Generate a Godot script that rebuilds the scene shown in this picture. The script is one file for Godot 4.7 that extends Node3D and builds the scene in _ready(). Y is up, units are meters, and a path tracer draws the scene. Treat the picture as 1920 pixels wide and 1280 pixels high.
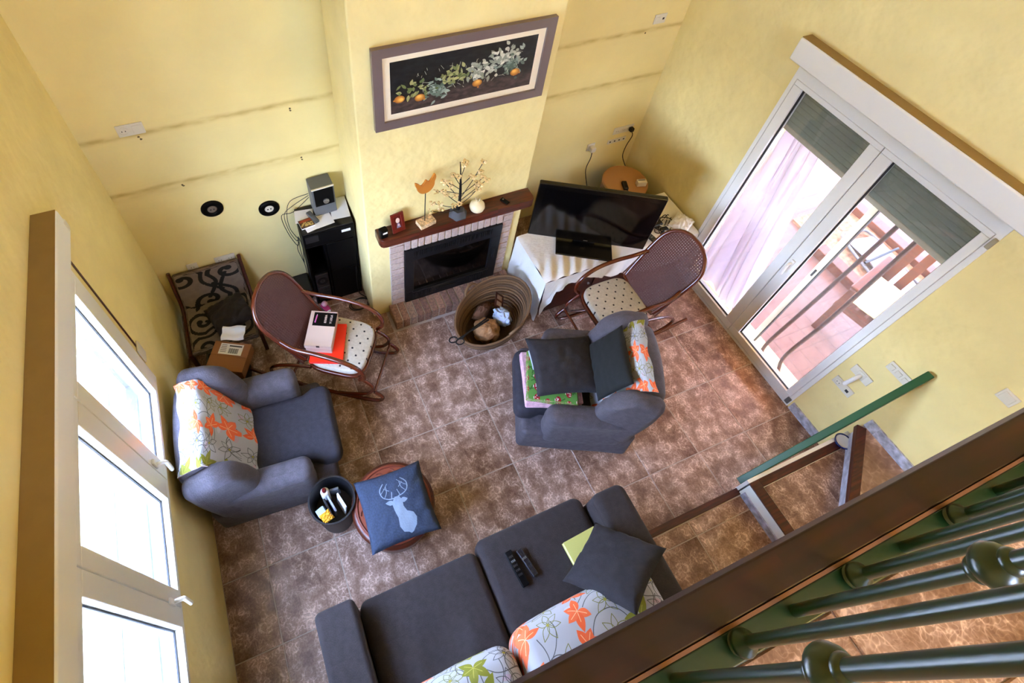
extends Node3D
# A double-height living room seen from the upper landing. x runs along the back wall, z towards the landing, y up; metres.

const W := 4.365
const LAMP_E := 1.9       # the warm lamp over the landing
var M := {}
var rng := RandomNumberGenerator.new()


# ---------------------------------------------------------------- mesh builder
class MB:
	var v := PackedVector3Array()
	var n := PackedVector3Array()
	var t := PackedVector2Array()
	var ix := PackedInt32Array()

	func vert(p: Vector3, nn := Vector3.UP, uv := Vector2.ZERO) -> int:
		v.append(p); n.append(nn); t.append(uv)
		return v.size() - 1

	func tri(a: int, b: int, c: int) -> void:      # counter-clockwise seen from outside
		ix.append(a); ix.append(c); ix.append(b)

	func quad(a: Vector3, b: Vector3, c: Vector3, d: Vector3, uv0 := Vector2.ZERO, uv1 := Vector2.ONE) -> void:
		var nn := (b - a).cross(d - a).normalized()
		var i := vert(a, nn, Vector2(uv0.x, uv1.y)); vert(b, nn, uv1); vert(c, nn, Vector2(uv1.x, uv0.y)); vert(d, nn, uv0)
		tri(i, i + 1, i + 2); tri(i, i + 2, i + 3)

	func box(c: Vector3, s: Vector3, xf := Transform3D()) -> void:
		var h := s * 0.5
		for ax in 3:
			for sg: float in [-1.0, 1.0]:
				var u := Vector3.ZERO; var w := Vector3.ZERO; var d := Vector3.ZERO
				d[ax] = sg; u[(ax + 1) % 3] = sg; w[(ax + 2) % 3] = 1.0
				var o := c + d * h
				var U := u * h; var Wd := w * h
				quad(xf * (o - U - Wd), xf * (o + U - Wd), xf * (o + U + Wd), xf * (o - U + Wd))

	func line(h: float, r: float, k: int, mid: int) -> PackedFloat32Array:
		var a := PackedFloat32Array()
		for i in k: a.append(-(h - r) - r * tan((1.0 - float(i) / k) * PI / 4))
		for i in mid + 1: a.append(lerpf(-(h - r), h - r, float(i) / mid))
		for i in k: a.append((h - r) + r * tan(float(i + 1) / k * PI / 4))
		return a

	# box with rounded edges; mid > 1 adds inner rows for bending with recalc()
	func rbox(c: Vector3, s: Vector3, r := 0.01, k := 2, mid := 1, xf := Transform3D(), fn = null) -> void:
		var h := s * 0.5
		r = minf(r, minf(h.x, minf(h.y, h.z)) * 0.999)
		var first := v.size()
		var inn := h - Vector3(r, r, r)
		for ax in 3:
			for sg: float in [-1.0, 1.0]:
				var b := (ax + 1) % 3; var e := (ax + 2) % 3
				var A := line(h[b], r, k, mid); var B := line(h[e], r, k, mid)
				var base := v.size()
				for j in B.size():
					for i in A.size():
						var p := Vector3.ZERO
						p[ax] = h[ax] * sg; p[b] = A[i] * sg; p[e] = B[j]
						var q := p.clamp(-inn, inn)
						var d := (p - q).normalized()
						p = q + d * r
						var uv := Vector2(float(i) / (A.size() - 1), float(j) / (B.size() - 1))
						if fn != null: p = fn.call(p)
						vert(xf * (c + p), (xf.basis * d).normalized(), uv)
				for j in B.size() - 1:
					for i in A.size() - 1:
						var a := base + j * A.size() + i
						tri(a, a + 1, a + A.size() + 1); tri(a, a + A.size() + 1, a + A.size())
		if fn != null: recalc(first)

	# surface f(u, v) -> Vector3, u to the right and v upwards seen from outside
	func grid(nu: int, nv: int, f: Callable, uvs := Vector2.ONE, uvo := Vector2.ZERO) -> void:
		var base := v.size()
		for j in nv + 1:
			for i in nu + 1:
				var u := float(i) / nu; var w := float(j) / nv
				vert(f.call(u, w), Vector3.UP, uvo + Vector2(u, 1.0 - w) * uvs)
		for j in nv:
			for i in nu:
				var a := base + j * (nu + 1) + i
				tri(a, a + 1, a + nu + 2); tri(a, a + nu + 2, a + nu + 1)
		recalc(base)

	# the same with a thickness, closed at its edges
	func sheet(nu: int, nv: int, th: float, f: Callable) -> void:
		var tmp := MB.new()
		tmp.grid(nu, nv, f)
		var base := v.size(); var c := tmp.v.size()
		for s in 2:
			for i in c: vert(tmp.v[i] + tmp.n[i] * (th * 0.5 if s == 0 else -th * 0.5), tmp.n[i] * (1.0 if s == 0 else -1.0), tmp.t[i])
		for i in range(0, tmp.ix.size(), 3):
			ix.append(base + tmp.ix[i]); ix.append(base + tmp.ix[i + 1]); ix.append(base + tmp.ix[i + 2])
			ix.append(base + c + tmp.ix[i]); ix.append(base + c + tmp.ix[i + 2]); ix.append(base + c + tmp.ix[i + 1])
		var rim := PackedInt32Array()
		for i in nu: rim.append(i)
		for j in nv: rim.append(j * (nu + 1) + nu)
		for i in nu: rim.append(nv * (nu + 1) + nu - i)
		for j in nv: rim.append((nv - j) * (nu + 1))
		for i in rim.size():
			var a := base + rim[i]; var b := base + rim[(i + 1) % rim.size()]
			quad(v[a + c], v[b + c], v[b], v[a])

	# normals from the faces, welded where positions coincide
	func recalc(from := 0) -> void:
		var sum := {}
		for i in range(0, ix.size(), 3):
			if ix[i] < from or ix[i + 1] < from or ix[i + 2] < from: continue
			var a := v[ix[i]]; var b := v[ix[i + 1]]; var c := v[ix[i + 2]]
			var fnn := (c - a).cross(b - a)
			for p in [a, b, c]:
				var key := Vector3i((p * 20000.0).round())
				sum[key] = sum.get(key, Vector3.ZERO) + fnn
		for i in range(from, v.size()):
			var s: Vector3 = sum.get(Vector3i((v[i] * 20000.0).round()), Vector3.UP)
			n[i] = s.normalized() if s.length() > 1e-12 else Vector3.UP

	func tube(pts: Array, r, seg := 8, closed := false, sq := Vector2.ONE, up := Vector3.ZERO) -> void:
		var c := pts.size(); var base := v.size()
		var ref := up
		var prev := Vector3.ZERO
		for i in c:
			var p: Vector3 = pts[i]
			var a: Vector3 = pts[(i - 1 + c) % c] if closed or i > 0 else p
			var b: Vector3 = pts[(i + 1) % c] if closed or i < c - 1 else p
			var d := (b - a).normalized()
			if up == Vector3.ZERO:
				if i == 0: ref = Vector3.UP if absf(d.y) < 0.9 else Vector3.RIGHT
				else: ref = prev
			var x := (ref - d * ref.dot(d)).normalized()
			prev = x
			var y := d.cross(x)
			var rr: float = r[i] if r is Array or r is PackedFloat32Array else r
			for k in seg:
				var an := TAU * k / seg
				var dd := x * cos(an) * sq.x + y * sin(an) * sq.y
				vert(p + dd * rr, (x * cos(an) / sq.x + y * sin(an) / sq.y).normalized(), Vector2(float(k) / seg, float(i) / c))
		for i in (c if closed else c - 1):
			for k in seg:
				var a := base + i * seg + k; var b := base + i * seg + (k + 1) % seg
				var e := base + ((i + 1) % c) * seg + k; var f := base + ((i + 1) % c) * seg + (k + 1) % seg
				tri(a, b, f); tri(a, f, e)
		if not closed:
			for end in [0, c - 1]:
				var o: Vector3 = pts[end]
				var dirn: Vector3 = (pts[0] - pts[1] if end == 0 else pts[c - 1] - pts[c - 2]).normalized()
				var m := vert(o, dirn)
				var st := v.size()
				for k in seg: vert(v[base + end * seg + k], dirn)
				for k in seg:
					if end == 0: tri(m, st + (k + 1) % seg, st + k)
					else: tri(m, st + k, st + (k + 1) % seg)

	# profile of (radius, height) from the bottom up, seen from outside
	func lathe(prof: Array, seg := 24, xf := Transform3D(), crease := 0.7) -> void:
		var base := v.size()
		for q in prof.size() - 1:
			var p0: Vector2 = prof[q]; var p1: Vector2 = prof[q + 1]
			var tn := (p1 - p0).normalized()
			var ta := tn; var tb := tn
			if q > 0:
				var e: Vector2 = (p0 - prof[q - 1]).normalized()
				if e.dot(tn) > crease: ta = (e + tn).normalized()
			if q < prof.size() - 2:
				var e2: Vector2 = (prof[q + 2] - p1).normalized()
				if e2.dot(tn) > crease: tb = (e2 + tn).normalized()
			var st := v.size()
			for k in seg + 1:
				var an := TAU * k / seg
				var cs := cos(an); var sn := -sin(an)
				vert(xf * Vector3(p0.x * cs, p0.y, p0.x * sn), (xf.basis * Vector3(ta.y * cs, -ta.x, ta.y * sn)).normalized(), Vector2(float(k) / seg, 1.0 - float(q) / (prof.size() - 1)))
				vert(xf * Vector3(p1.x * cs, p1.y, p1.x * sn), (xf.basis * Vector3(tb.y * cs, -tb.x, tb.y * sn)).normalized(), Vector2(float(k) / seg, 1.0 - float(q + 1) / (prof.size() - 1)))
			for k in seg:
				var a := st + k * 2
				if p0.x > 1e-5: tri(a, a + 2, a + 3)
				if p1.x > 1e-5: tri(a, a + 3, a + 1)

	# outline in x, y (counter-clockwise), depth along +z
	func prism(poly: PackedVector2Array, depth: float, xf := Transform3D()) -> void:
		if Geometry2D.is_polygon_clockwise(poly): poly.reverse()
		var tr := Geometry2D.triangulate_polygon(poly)
		for s in 2:
			var base := v.size()
			var nn := (xf.basis * Vector3(0, 0, 1 if s else -1)).normalized()
			for p in poly: vert(xf * Vector3(p.x, p.y, depth if s else 0.0), nn, p)
			for i in range(0, tr.size(), 3):
				var a := poly[tr[i]]; var b := poly[tr[i + 1]]; var c := poly[tr[i + 2]]
				var ccw := (b - a).cross(c - a) > 0
				if ccw == (s == 1): tri(base + tr[i], base + tr[i + 1], base + tr[i + 2])
				else: tri(base + tr[i], base + tr[i + 2], base + tr[i + 1])
		for i in poly.size():
			var a := poly[i]; var b := poly[(i + 1) % poly.size()]
			quad(xf * Vector3(a.x, a.y, 0), xf * Vector3(b.x, b.y, 0), xf * Vector3(b.x, b.y, depth), xf * Vector3(a.x, a.y, depth))

	# a stuffed cushion lying flat, thickness along y, its face mapped 0..1
	func pillow(w: float, d: float, th: float, xf := Transform3D(), wr := 0.0, sd := 1, pinch := 0.07) -> void:
		var nz := FastNoiseLite.new(); nz.seed = sd; nz.frequency = 3.0
		var first := v.size()
		for s: float in [1.0, -1.0]:
			grid(22, 22, func(u: float, w2: float) -> Vector3:
				var x := (u * 2 - 1) * s; var z := 1 - w2 * 2
				var k := pow(maxf(0.0, (1 - x * x) * (1 - z * z)), 0.42)
				var px := x * (1 - pinch * (1 - z * z) * absf(x)); var pz := z * (1 - pinch * (1 - x * x) * absf(z))
				var fold := wr * sin(14.0 * atan2(z, x) + 3.0 * nz.get_noise_2d(x, z)) * pow(maxf(absf(x), absf(z)), 3.0) * (1.0 - pow(maxf(absf(x), absf(z)), 12.0))
				return xf * Vector3(px * w * 0.5, s * th * 0.5 * k + fold + wr * nz.get_noise_2d(x * 0.9 + 4, z * 0.9) * k * 1.5, pz * d * 0.5))
		recalc(first)

	func add(o: MB, xf: Transform3D) -> void:
		var base := v.size()
		for i in o.v.size(): vert(xf * o.v[i], (xf.basis * o.n[i]).normalized(), o.t[i])
		for i in o.ix: ix.append(base + i)

	func mesh() -> ArrayMesh:
		var a := []
		a.resize(Mesh.ARRAY_MAX)
		a[Mesh.ARRAY_VERTEX] = v; a[Mesh.ARRAY_NORMAL] = n; a[Mesh.ARRAY_TEX_UV] = t; a[Mesh.ARRAY_INDEX] = ix
		var am := ArrayMesh.new()
		am.add_surface_from_arrays(Mesh.PRIMITIVE_TRIANGLES, a)
		return am


# ---------------------------------------------------------------- nodes
func part(called: String, mb: MB, m: Material, parent: Node = self, label := "") -> MeshInstance3D:
	var o := MeshInstance3D.new()
	o.name = called
	o.mesh = mb.mesh()
	o.material_override = null
	o.set_surface_override_material(0, m)
	if label: o.set_meta("label", label)
	parent.add_child(o, true)
	return o

func piece(called: String, mesh: Mesh, m: Material, parent: Node, at := Vector3.ZERO) -> MeshInstance3D:
	var o := MeshInstance3D.new()
	o.name = called; o.mesh = mesh; o.position = at
	o.set_surface_override_material(0, m)
	parent.add_child(o, true)
	return o

func tag(o: Node, label: String, category: String, group := "") -> Node:
	o.set_meta("label", label); o.set_meta("category", category)
	if group: o.set_meta("group", group)
	return o

func struct(o: Node) -> Node:
	o.set_meta("kind", "structure")
	return o

func thing(called: String, label: String, category: String, at := Vector3.ZERO, yaw := 0.0, group := "") -> Node3D:
	var o := Node3D.new()
	o.name = called; o.position = at; o.rotation.y = deg_to_rad(yaw)
	add_child(o, true)
	tag(o, label, category, group)
	return o

func copy(src: Node3D, at: Vector3, yaw: float, label: String) -> Node3D:
	var o: Node3D = src.duplicate()
	o.name = String(src.name).rstrip("0123456789")
	add_child(o, true)
	o.position = at; o.rotation.y = deg_to_rad(yaw)
	o.set_meta("label", label)
	return o

func X(at := Vector3.ZERO, deg := Vector3.ZERO, sc := Vector3.ONE) -> Transform3D:
	return Transform3D(Basis.from_euler(deg * PI / 180.0).scaled_local(sc), at)

func boxes(list: Array) -> MB:      # [x0, x1, y0, y1, z0, z1] ...
	var mb := MB.new()
	for b in list: mb.box(Vector3(b[0] + b[1], b[2] + b[3], b[4] + b[5]) * 0.5, Vector3(b[1] - b[0], b[3] - b[2], b[5] - b[4]))
	return mb

func rb(b: Array, r := 0.006, k := 2) -> MB:
	var mb := MB.new()
	mb.rbox(Vector3(b[0] + b[1], b[2] + b[3], b[4] + b[5]) * 0.5, Vector3(b[1] - b[0], b[3] - b[2], b[5] - b[4]), r, k)
	return mb

func curve(pts: Array, steps := 6, closed := false) -> Array:     # Catmull-Rom through the points
	var out := []
	var c := pts.size()
	for i in (c if closed else c - 1):
		var p0: Vector3 = pts[(i - 1 + c) % c] if closed or i > 0 else pts[0]
		var p1: Vector3 = pts[i]; var p2: Vector3 = pts[(i + 1) % c]
		var p3: Vector3 = pts[(i + 2) % c] if closed or i < c - 2 else pts[c - 1]
		for s in steps: out.append(p1.cubic_interpolate(p2, p0, p3, float(s) / steps))
	if not closed: out.append(pts[c - 1])
	return out

func tubes(pts: Array, r, seg := 8, closed := false) -> MB:
	var mb := MB.new()
	mb.tube(pts, r, seg, closed)
	return mb


# ---------------------------------------------------------------- pictures computed for materials
func noise(f: float, sd := 1, oct := 4, kind := FastNoiseLite.TYPE_SIMPLEX_SMOOTH) -> FastNoiseLite:
	var z := FastNoiseLite.new()
	z.noise_type = kind; z.seed = sd; z.frequency = f; z.fractal_octaves = oct
	return z

func grain(im: Image, z: FastNoiseLite, amount: float, sx := 1.0, sy := 1.0) -> void:     # lighter and darker by noise
	var d := im.get_data(); var w := im.get_width(); var h := im.get_height()
	for y in h:
		for x in w:
			var k := 1.0 + amount * z.get_noise_2d(x * sx, y * sy)
			var i := (y * w + x) * 3
			d[i] = clampi(int(d[i] * k), 0, 255); d[i + 1] = clampi(int(d[i + 1] * k), 0, 255); d[i + 2] = clampi(int(d[i + 2] * k), 0, 255)
	im.set_data(w, h, false, Image.FORMAT_RGB8, d)

func blank(w: int, h: int, c: Color) -> Image:
	var im := Image.create(w, h, false, Image.FORMAT_RGB8)
	im.fill(c)
	return im

func fill(im: Image, pts: PackedVector2Array, c: Color) -> void:
	var lo := 1e9; var hi := -1e9
	for p in pts: lo = minf(lo, p.y); hi = maxf(hi, p.y)
	for y in range(maxi(0, int(lo)), mini(im.get_height(), int(hi) + 1)):
		var xs := []
		for i in pts.size():
			var a := pts[i]; var b := pts[(i + 1) % pts.size()]
			if (a.y <= y + 0.5) != (b.y <= y + 0.5): xs.append(a.x + (y + 0.5 - a.y) * (b.x - a.x) / (b.y - a.y))
		xs.sort()
		for k in range(0, xs.size() - 1, 2):
			im.fill_rect(Rect2i(int(round(xs[k])), y, maxi(1, int(round(xs[k + 1] - xs[k]))), 1), c)

func disc(im: Image, p: Vector2, r: float, c: Color, ry := 0.0) -> void:
	ry = ry if ry > 0 else r
	for y in range(int(p.y - ry), int(p.y + ry) + 1):
		var k := 1.0 - pow((y - p.y) / ry, 2)
		if k > 0 and y >= 0 and y < im.get_height():
			var w := r * sqrt(k)
			im.fill_rect(Rect2i(int(round(p.x - w)), y, maxi(1, int(round(w * 2))), 1), c)

func stroke(im: Image, pts: Array, wd: float, c: Color) -> void:
	for i in pts.size() - 1:
		var a: Vector2 = pts[i]; var b: Vector2 = pts[i + 1]
		var s := maxi(1, int(a.distance_to(b) / maxf(0.6, wd * 0.4)))
		for k in s + 1: disc(im, a.lerp(b, float(k) / s), wd * 0.5, c)

func smooth2(pts: Array, steps := 8) -> Array:
	var out := []
	var c := pts.size()
	for i in c - 1:
		for s in steps: out.append((pts[i] as Vector2).cubic_interpolate(pts[i + 1], pts[maxi(i - 1, 0)], pts[mini(i + 2, c - 1)], float(s) / steps))
	out.append(pts[c - 1])
	return out

func leaf(p: Vector2, ang: float, ln: float, wd: float) -> PackedVector2Array:
	var o := PackedVector2Array()
	for s: float in [1.0, -1.0]:
		for i in 9:
			var k := i / 8.0 if s > 0 else 1.0 - i / 8.0
			o.append(p + Vector2(k * ln, s * wd * sin(PI * pow(k, 0.8))).rotated(ang))
	return o

func tex(im: Image) -> ImageTexture:
	return ImageTexture.create_from_image(im)

func normal_of(z: FastNoiseLite, side := 256, strength := 4.0) -> ImageTexture:
	var im := z.get_seamless_image(side, side)
	im.convert(Image.FORMAT_RGBA8)
	im.bump_map_to_normal_map(strength)
	return tex(im)


# ---------------------------------------------------------------- materials
func mat(key: String, c: Color, rough := 0.7, opt := {}) -> StandardMaterial3D:
	if M.has(key): return M[key]
	var m := StandardMaterial3D.new()
	m.resource_name = key
	m.albedo_color = c; m.roughness = rough
	m.metallic = opt.get("metal", 0.0)
	m.metallic_specular = opt.get("spec", 0.5)
	if opt.has("tex"): m.albedo_texture = opt.tex
	if opt.has("normal"):
		m.normal_enabled = true; m.normal_texture = opt.normal; m.normal_scale = opt.get("bump", 0.5)
	if opt.has("tri"):
		m.uv1_triplanar = true; m.uv1_world_triplanar = opt.get("world", true)
		m.uv1_scale = Vector3.ONE * opt.tri if not opt.tri is Vector3 else opt.tri
	elif opt.has("uv"): m.uv1_scale = Vector3(opt.uv.x, opt.uv.y, 1)
	if opt.has("coat"): m.clearcoat_enabled = true; m.clearcoat = opt.coat; m.clearcoat_roughness = opt.get("coat_rough", 0.2)
	if opt.has("rim"): m.rim_enabled = true; m.rim = opt.rim; m.rim_tint = 0.5
	if opt.has("back"): m.backlight_enabled = true; m.backlight = opt.back
	M[key] = m
	return m


# ---------------------------------------------------------------- the scene
func _ready() -> void:
	rng.seed = 7
	# camera: the photograph is a crop, so the lens is shifted
	var cam := Camera3D.new()
	cam.name = "camera"
	cam.basis = Basis(Vector3(0.92370, 0.04662, 0.38028), Vector3(0.27225, 0.61850, -0.73711), Vector3(-0.26956, 0.78440, 0.55862)).orthonormalized()
	cam.position = Vector3(0.91012, 4.23992, 3.12336)
	cam.projection = Camera3D.PROJECTION_FRUSTUM
	cam.near = 0.05; cam.far = 200.0
	var f := 1064.975
	cam.size = 1280.0 / f * cam.near
	cam.frustum_offset = Vector2((960.0 - 831.394) / f, -(640.0 - 467.35) / f) * cam.near
	add_child(cam)
	cam.current = true

	var env := Environment.new()
	env.background_mode = Environment.BG_SKY
	env.sky = Sky.new()
	var sm := ProceduralSkyMaterial.new()
	sm.sky_top_color = Color(0.70, 0.80, 1.0)
	sm.sky_horizon_color = Color(0.86, 0.91, 1.0)
	sm.ground_bottom_color = Color(0.75, 0.74, 0.72)
	sm.ground_horizon_color = Color(0.85, 0.86, 0.87)
	sm.sky_energy_multiplier = 5.0
	sm.ground_energy_multiplier = 3.0
	env.sky.sky_material = sm
	env.tonemap_mode = Environment.TONE_MAPPER_LINEAR
	env.tonemap_exposure = 1.5
	env.sdfgi_enabled = true; env.ssao_enabled = true; env.ssil_enabled = true
	var we := WorldEnvironment.new()
	we.name = "surroundings"; we.environment = env
	add_child(we)
	var sun := DirectionalLight3D.new()
	sun.name = "sun"
	sun.light_color = Color(1.0, 0.95, 0.87); sun.light_energy = 3.3
	sun.light_angular_distance = 0.6; sun.shadow_enabled = true
	sun.look_at_from_position(Vector3(0.4, 12, -7), Vector3.ZERO)
	add_child(sun)

	materials()
	shell()
	window_side()
	door_side()
	stairs()
	landing()
	outside()
	fireplace()
	mantel_things()
	wall_things()
	seats()
	sofa_things()
	tv_corner()
	printer_corner()
	bench_corner()
	floor_things()


func materials() -> void:
	var plaster := blank(256, 256, Color(0.925, 0.855, 0.605))
	grain(plaster, noise(0.018, 3, 5), 0.035)
	var bumps := normal_of(noise(0.06, 5, 4), 256, 3.0)
	mat("yellow_plaster", Color.WHITE, 0.85, {"tex": tex(plaster), "tri": 0.5, "normal": bumps, "bump": 0.25, "spec": 0.3})
	mat("grout", Color(0.70, 0.635, 0.585), 0.8)
	mat("white_pvc", Color(0.93, 0.94, 0.93), 0.35)
	mat("white_paint", Color(0.93, 0.93, 0.90), 0.7)
	mat("box_top", Color(0.62, 0.55, 0.45), 0.9, {"tex": tex(plaster), "tri": 2.0})
	mat("glass", Color(0.95, 1.0, 0.98, 0.06), 0.02, {})
	M.glass.transparency = BaseMaterial3D.TRANSPARENCY_ALPHA
	mat("rubber", Color(0.03, 0.03, 0.035), 0.6)
	mat("black_plastic", Color(0.022, 0.022, 0.027), 0.5, {"spec": 0.25})
	mat("dark_plastic", Color(0.075, 0.078, 0.09), 0.5)
	mat("grey_plastic", Color(0.36, 0.37, 0.38), 0.45)
	mat("pale_plastic", Color(0.86, 0.84, 0.78), 0.4)
	mat("black_gloss", Color(0.012, 0.012, 0.016), 0.12)
	mat("iron", Color(0.055, 0.06, 0.075), 0.5, {"metal": 0.3})
	mat("dark_glass", Color(0.012, 0.011, 0.011), 0.08)
	mat("steel", Color(0.62, 0.62, 0.62), 0.3, {"metal": 0.9})
	mat("shutter", Color(0.37, 0.41, 0.335), 0.55)
	mat("shutter_end", Color(0.60, 0.57, 0.47), 0.6)
	mat("green_paint", Color(0.055, 0.185, 0.095), 0.32, {"coat": 0.4, "coat_rough": 0.25})
	mat("plank_green", Color(0.075, 0.30, 0.155), 0.4)
	mat("paper", Color(0.92, 0.92, 0.92), 0.8)
	mat("cardboard", Color(0.55, 0.36, 0.21), 0.85)
	mat("marble_white", Color(0.66, 0.68, 0.72), 0.4)

	# woods
	var wood := blank(256, 256, Color(0.30, 0.125, 0.065))
	grain(wood, noise(0.02, 9, 5), 0.5, 0.35, 4.0)
	mat("red_wood", Color.WHITE, 0.35, {"tex": tex(wood), "tri": 1.6})
	mat("bentwood", Color(0.34, 0.135, 0.065), 0.25, {"coat": 0.5})
	mat("dark_wood", Color(0.20, 0.088, 0.055), 0.45, {"tex": tex(wood), "tri": 2.2})
	M.dark_wood.albedo_color = Color(0.86, 0.80, 0.80)
	mat("beam_wood", Color(0.52, 0.44, 0.44), 0.45, {"tex": tex(wood), "tri": 1.1})
	mat("worn_wood", Color(0.48, 0.33, 0.21), 0.7)
	var pine := blank(128, 128, Color(0.62, 0.42, 0.25))
	grain(pine, noise(0.03, 4, 4), 0.25, 0.4, 4.0)
	mat("outdoor_wood", Color(0.58, 0.43, 0.34), 0.6, {"tex": tex(pine), "tri": 2.0})

	# stone and brick
	var marble := blank(256, 256, Color(0.68, 0.69, 0.74))
	grain(marble, noise(0.03, 21, 5), 0.35)
	mat("marble", Color.WHITE, 0.3, {"tex": tex(marble), "tri": 2.0})
	var stone := blank(128, 128, Color(0.80, 0.68, 0.52))
	grain(stone, noise(0.05, 22, 4), 0.4)
	mat("stone", Color.WHITE, 0.7, {"tex": tex(stone), "tri": 6.0})
	for i in 4:
		var br := blank(64, 64, [Color(0.56, 0.42, 0.34), Color(0.60, 0.45, 0.36), Color(0.50, 0.37, 0.31), Color(0.58, 0.47, 0.39)][i])
		grain(br, noise(0.09, 30 + i, 4), 0.35)
		mat("brick_%d" % i, Color.WHITE, 0.85, {"tex": tex(br), "tri": 6.0})
		mat("pale_brick_%d" % i, Color(1.0, 0.98, 0.98), 0.85, {"tex": tex(_pale(br)), "tri": 6.0})
	mat("mortar", Color(0.80, 0.76, 0.70), 0.9)

	# cloth
	var weave := blank(256, 256, Color(0.8, 0.8, 0.8))
	grain(weave, noise(0.02, 41, 3), 0.16)
	grain(weave, noise(0.35, 42, 2), 0.22, 1.0, 0.35)
	var wn := normal_of(noise(0.10, 43, 3), 256, 3.0)
	mat("slipcover", Color(0.37, 0.345, 0.375), 0.85, {"tex": tex(weave), "tri": 3.0, "normal": wn, "bump": 0.35, "world": false, "rim": 0.3})
	mat("sofa_cloth", Color(0.225, 0.19, 0.19), 0.9, {"tex": tex(weave), "tri": 3.5, "normal": wn, "bump": 0.3, "world": false, "rim": 0.3})
	mat("seat_cloth", Color(0.22, 0.21, 0.25), 0.88, {"tex": tex(weave), "tri": 3.5, "normal": wn, "bump": 0.3, "world": false})
	mat("charcoal_cloth", Color(0.185, 0.175, 0.20), 0.9, {"tex": tex(weave), "tri": 4.0, "normal": wn, "bump": 0.3, "world": false})
	mat("black_cloth", Color(0.075, 0.095, 0.095), 0.9, {"tex": tex(weave), "tri": 4.0, "world": false})
	mat("brown_cloth", Color(0.125, 0.08, 0.065), 0.8, {"tex": tex(weave), "tri": 4.0, "world": false})
	mat("white_cloth", Color(0.90, 0.89, 0.86), 0.8, {"normal": wn, "bump": 0.15})
	mat("pink_cloth", Color(0.86, 0.68, 0.72), 0.9, {"tex": tex(weave), "tri": 4.0, "world": false})
	M.pink_cloth.albedo_color = Color(1.0, 0.80, 0.86)
	mat("grey_print", Color(0.62, 0.66, 0.72), 0.9)

	mat("floral", Color.WHITE, 0.9, {"tex": tex(_floral())})
	mat("deer", Color.WHITE, 0.9, {"tex": tex(_deer()), "normal": wn, "bump": 0.2})
	mat("blue_cloth", Color(0.18, 0.235, 0.33), 0.9)
	mat("dots", Color.WHITE, 0.85, {"tex": tex(_dots())})
	mat("scrolls", Color.WHITE, 0.85, {"tex": tex(_scrolls())})
	mat("toadstools", Color.WHITE, 0.9, {"tex": tex(_toadstools()), "uv": Vector2(2, 2)})
	mat("painting", Color.WHITE, 0.35, {"tex": tex(_painting())})

	# basketry
	mat("straw", Color(0.44, 0.325, 0.21), 0.85)
	mat("straw_dark", Color(0.33, 0.24, 0.155), 0.85)
	mat("cane", Color(0.31, 0.14, 0.09), 0.5)
	mat("cane_light", Color(0.46, 0.20, 0.11), 0.45)


func _pale(im: Image) -> Image:
	var o := im.duplicate() as Image
	var d := o.get_data()
	for i in d.size(): d[i] = int(lerpf(d[i], 206.0 - (i % 3) * 5, 0.58))
	o.set_data(64, 64, false, Image.FORMAT_RGB8, d)
	return o


func _floor_atlas() -> Image:
	var im := Image.create(1024, 1024, false, Image.FORMAT_RGB8)
	var d := im.get_data()
	var big := noise(0.006, 61, 3); var wisp := noise(0.017, 62, 2); var fine := noise(0.05, 63, 3); var curl := noise(0.036, 64, 2)
	for q in [wisp, curl]:
		q.domain_warp_enabled = true; q.domain_warp_amplitude = 55.0; q.domain_warp_frequency = 0.010; q.domain_warp_fractal_type = FastNoiseLite.DOMAIN_WARP_FRACTAL_NONE
	var r2 := RandomNumberGenerator.new(); r2.seed = 5
	var tone := []
	for q in 4:
		var a := []
		for k in 6: a.append(r2.randf_range(-0.16, 0.16))
		tone.append(a)
	for y in 1024:
		for x in 1024:
			var q := (x >> 9) + 2 * (y >> 9)
			var lx := x & 511; var ly := y & 511
			var cell: int = mini(2, lx / 171) + 3 * (ly / 256)
			var t: float = tone[q][cell]
			var w := maxf(0.0, 1.0 - absf(wisp.get_noise_2d(x, y * 0.8)) * 3.6)
			var w2 := maxf(0.0, 1.0 - absf(curl.get_noise_2d(x * 0.8, y)) * 3.6)
			var g := big.get_noise_2d(x, y)
			var k := 0.36 + 0.34 * g + 0.14 * fine.get_noise_2d(x, y) + t * 0.8 + (0.42 * w * w * w + 0.34 * w2 * w2 * w2) * clampf(0.75 + 1.2 * g, 0.25, 1.2)
			k = clampf(k, 0.0, 1.0)
			var i := (y * 1024 + x) * 3
			d[i] = int(lerpf(92, 226, k)); d[i + 1] = int(lerpf(60, 198, k)); d[i + 2] = int(lerpf(43, 182, k))
	im.set_data(1024, 1024, false, Image.FORMAT_RGB8, d)
	return im


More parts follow.
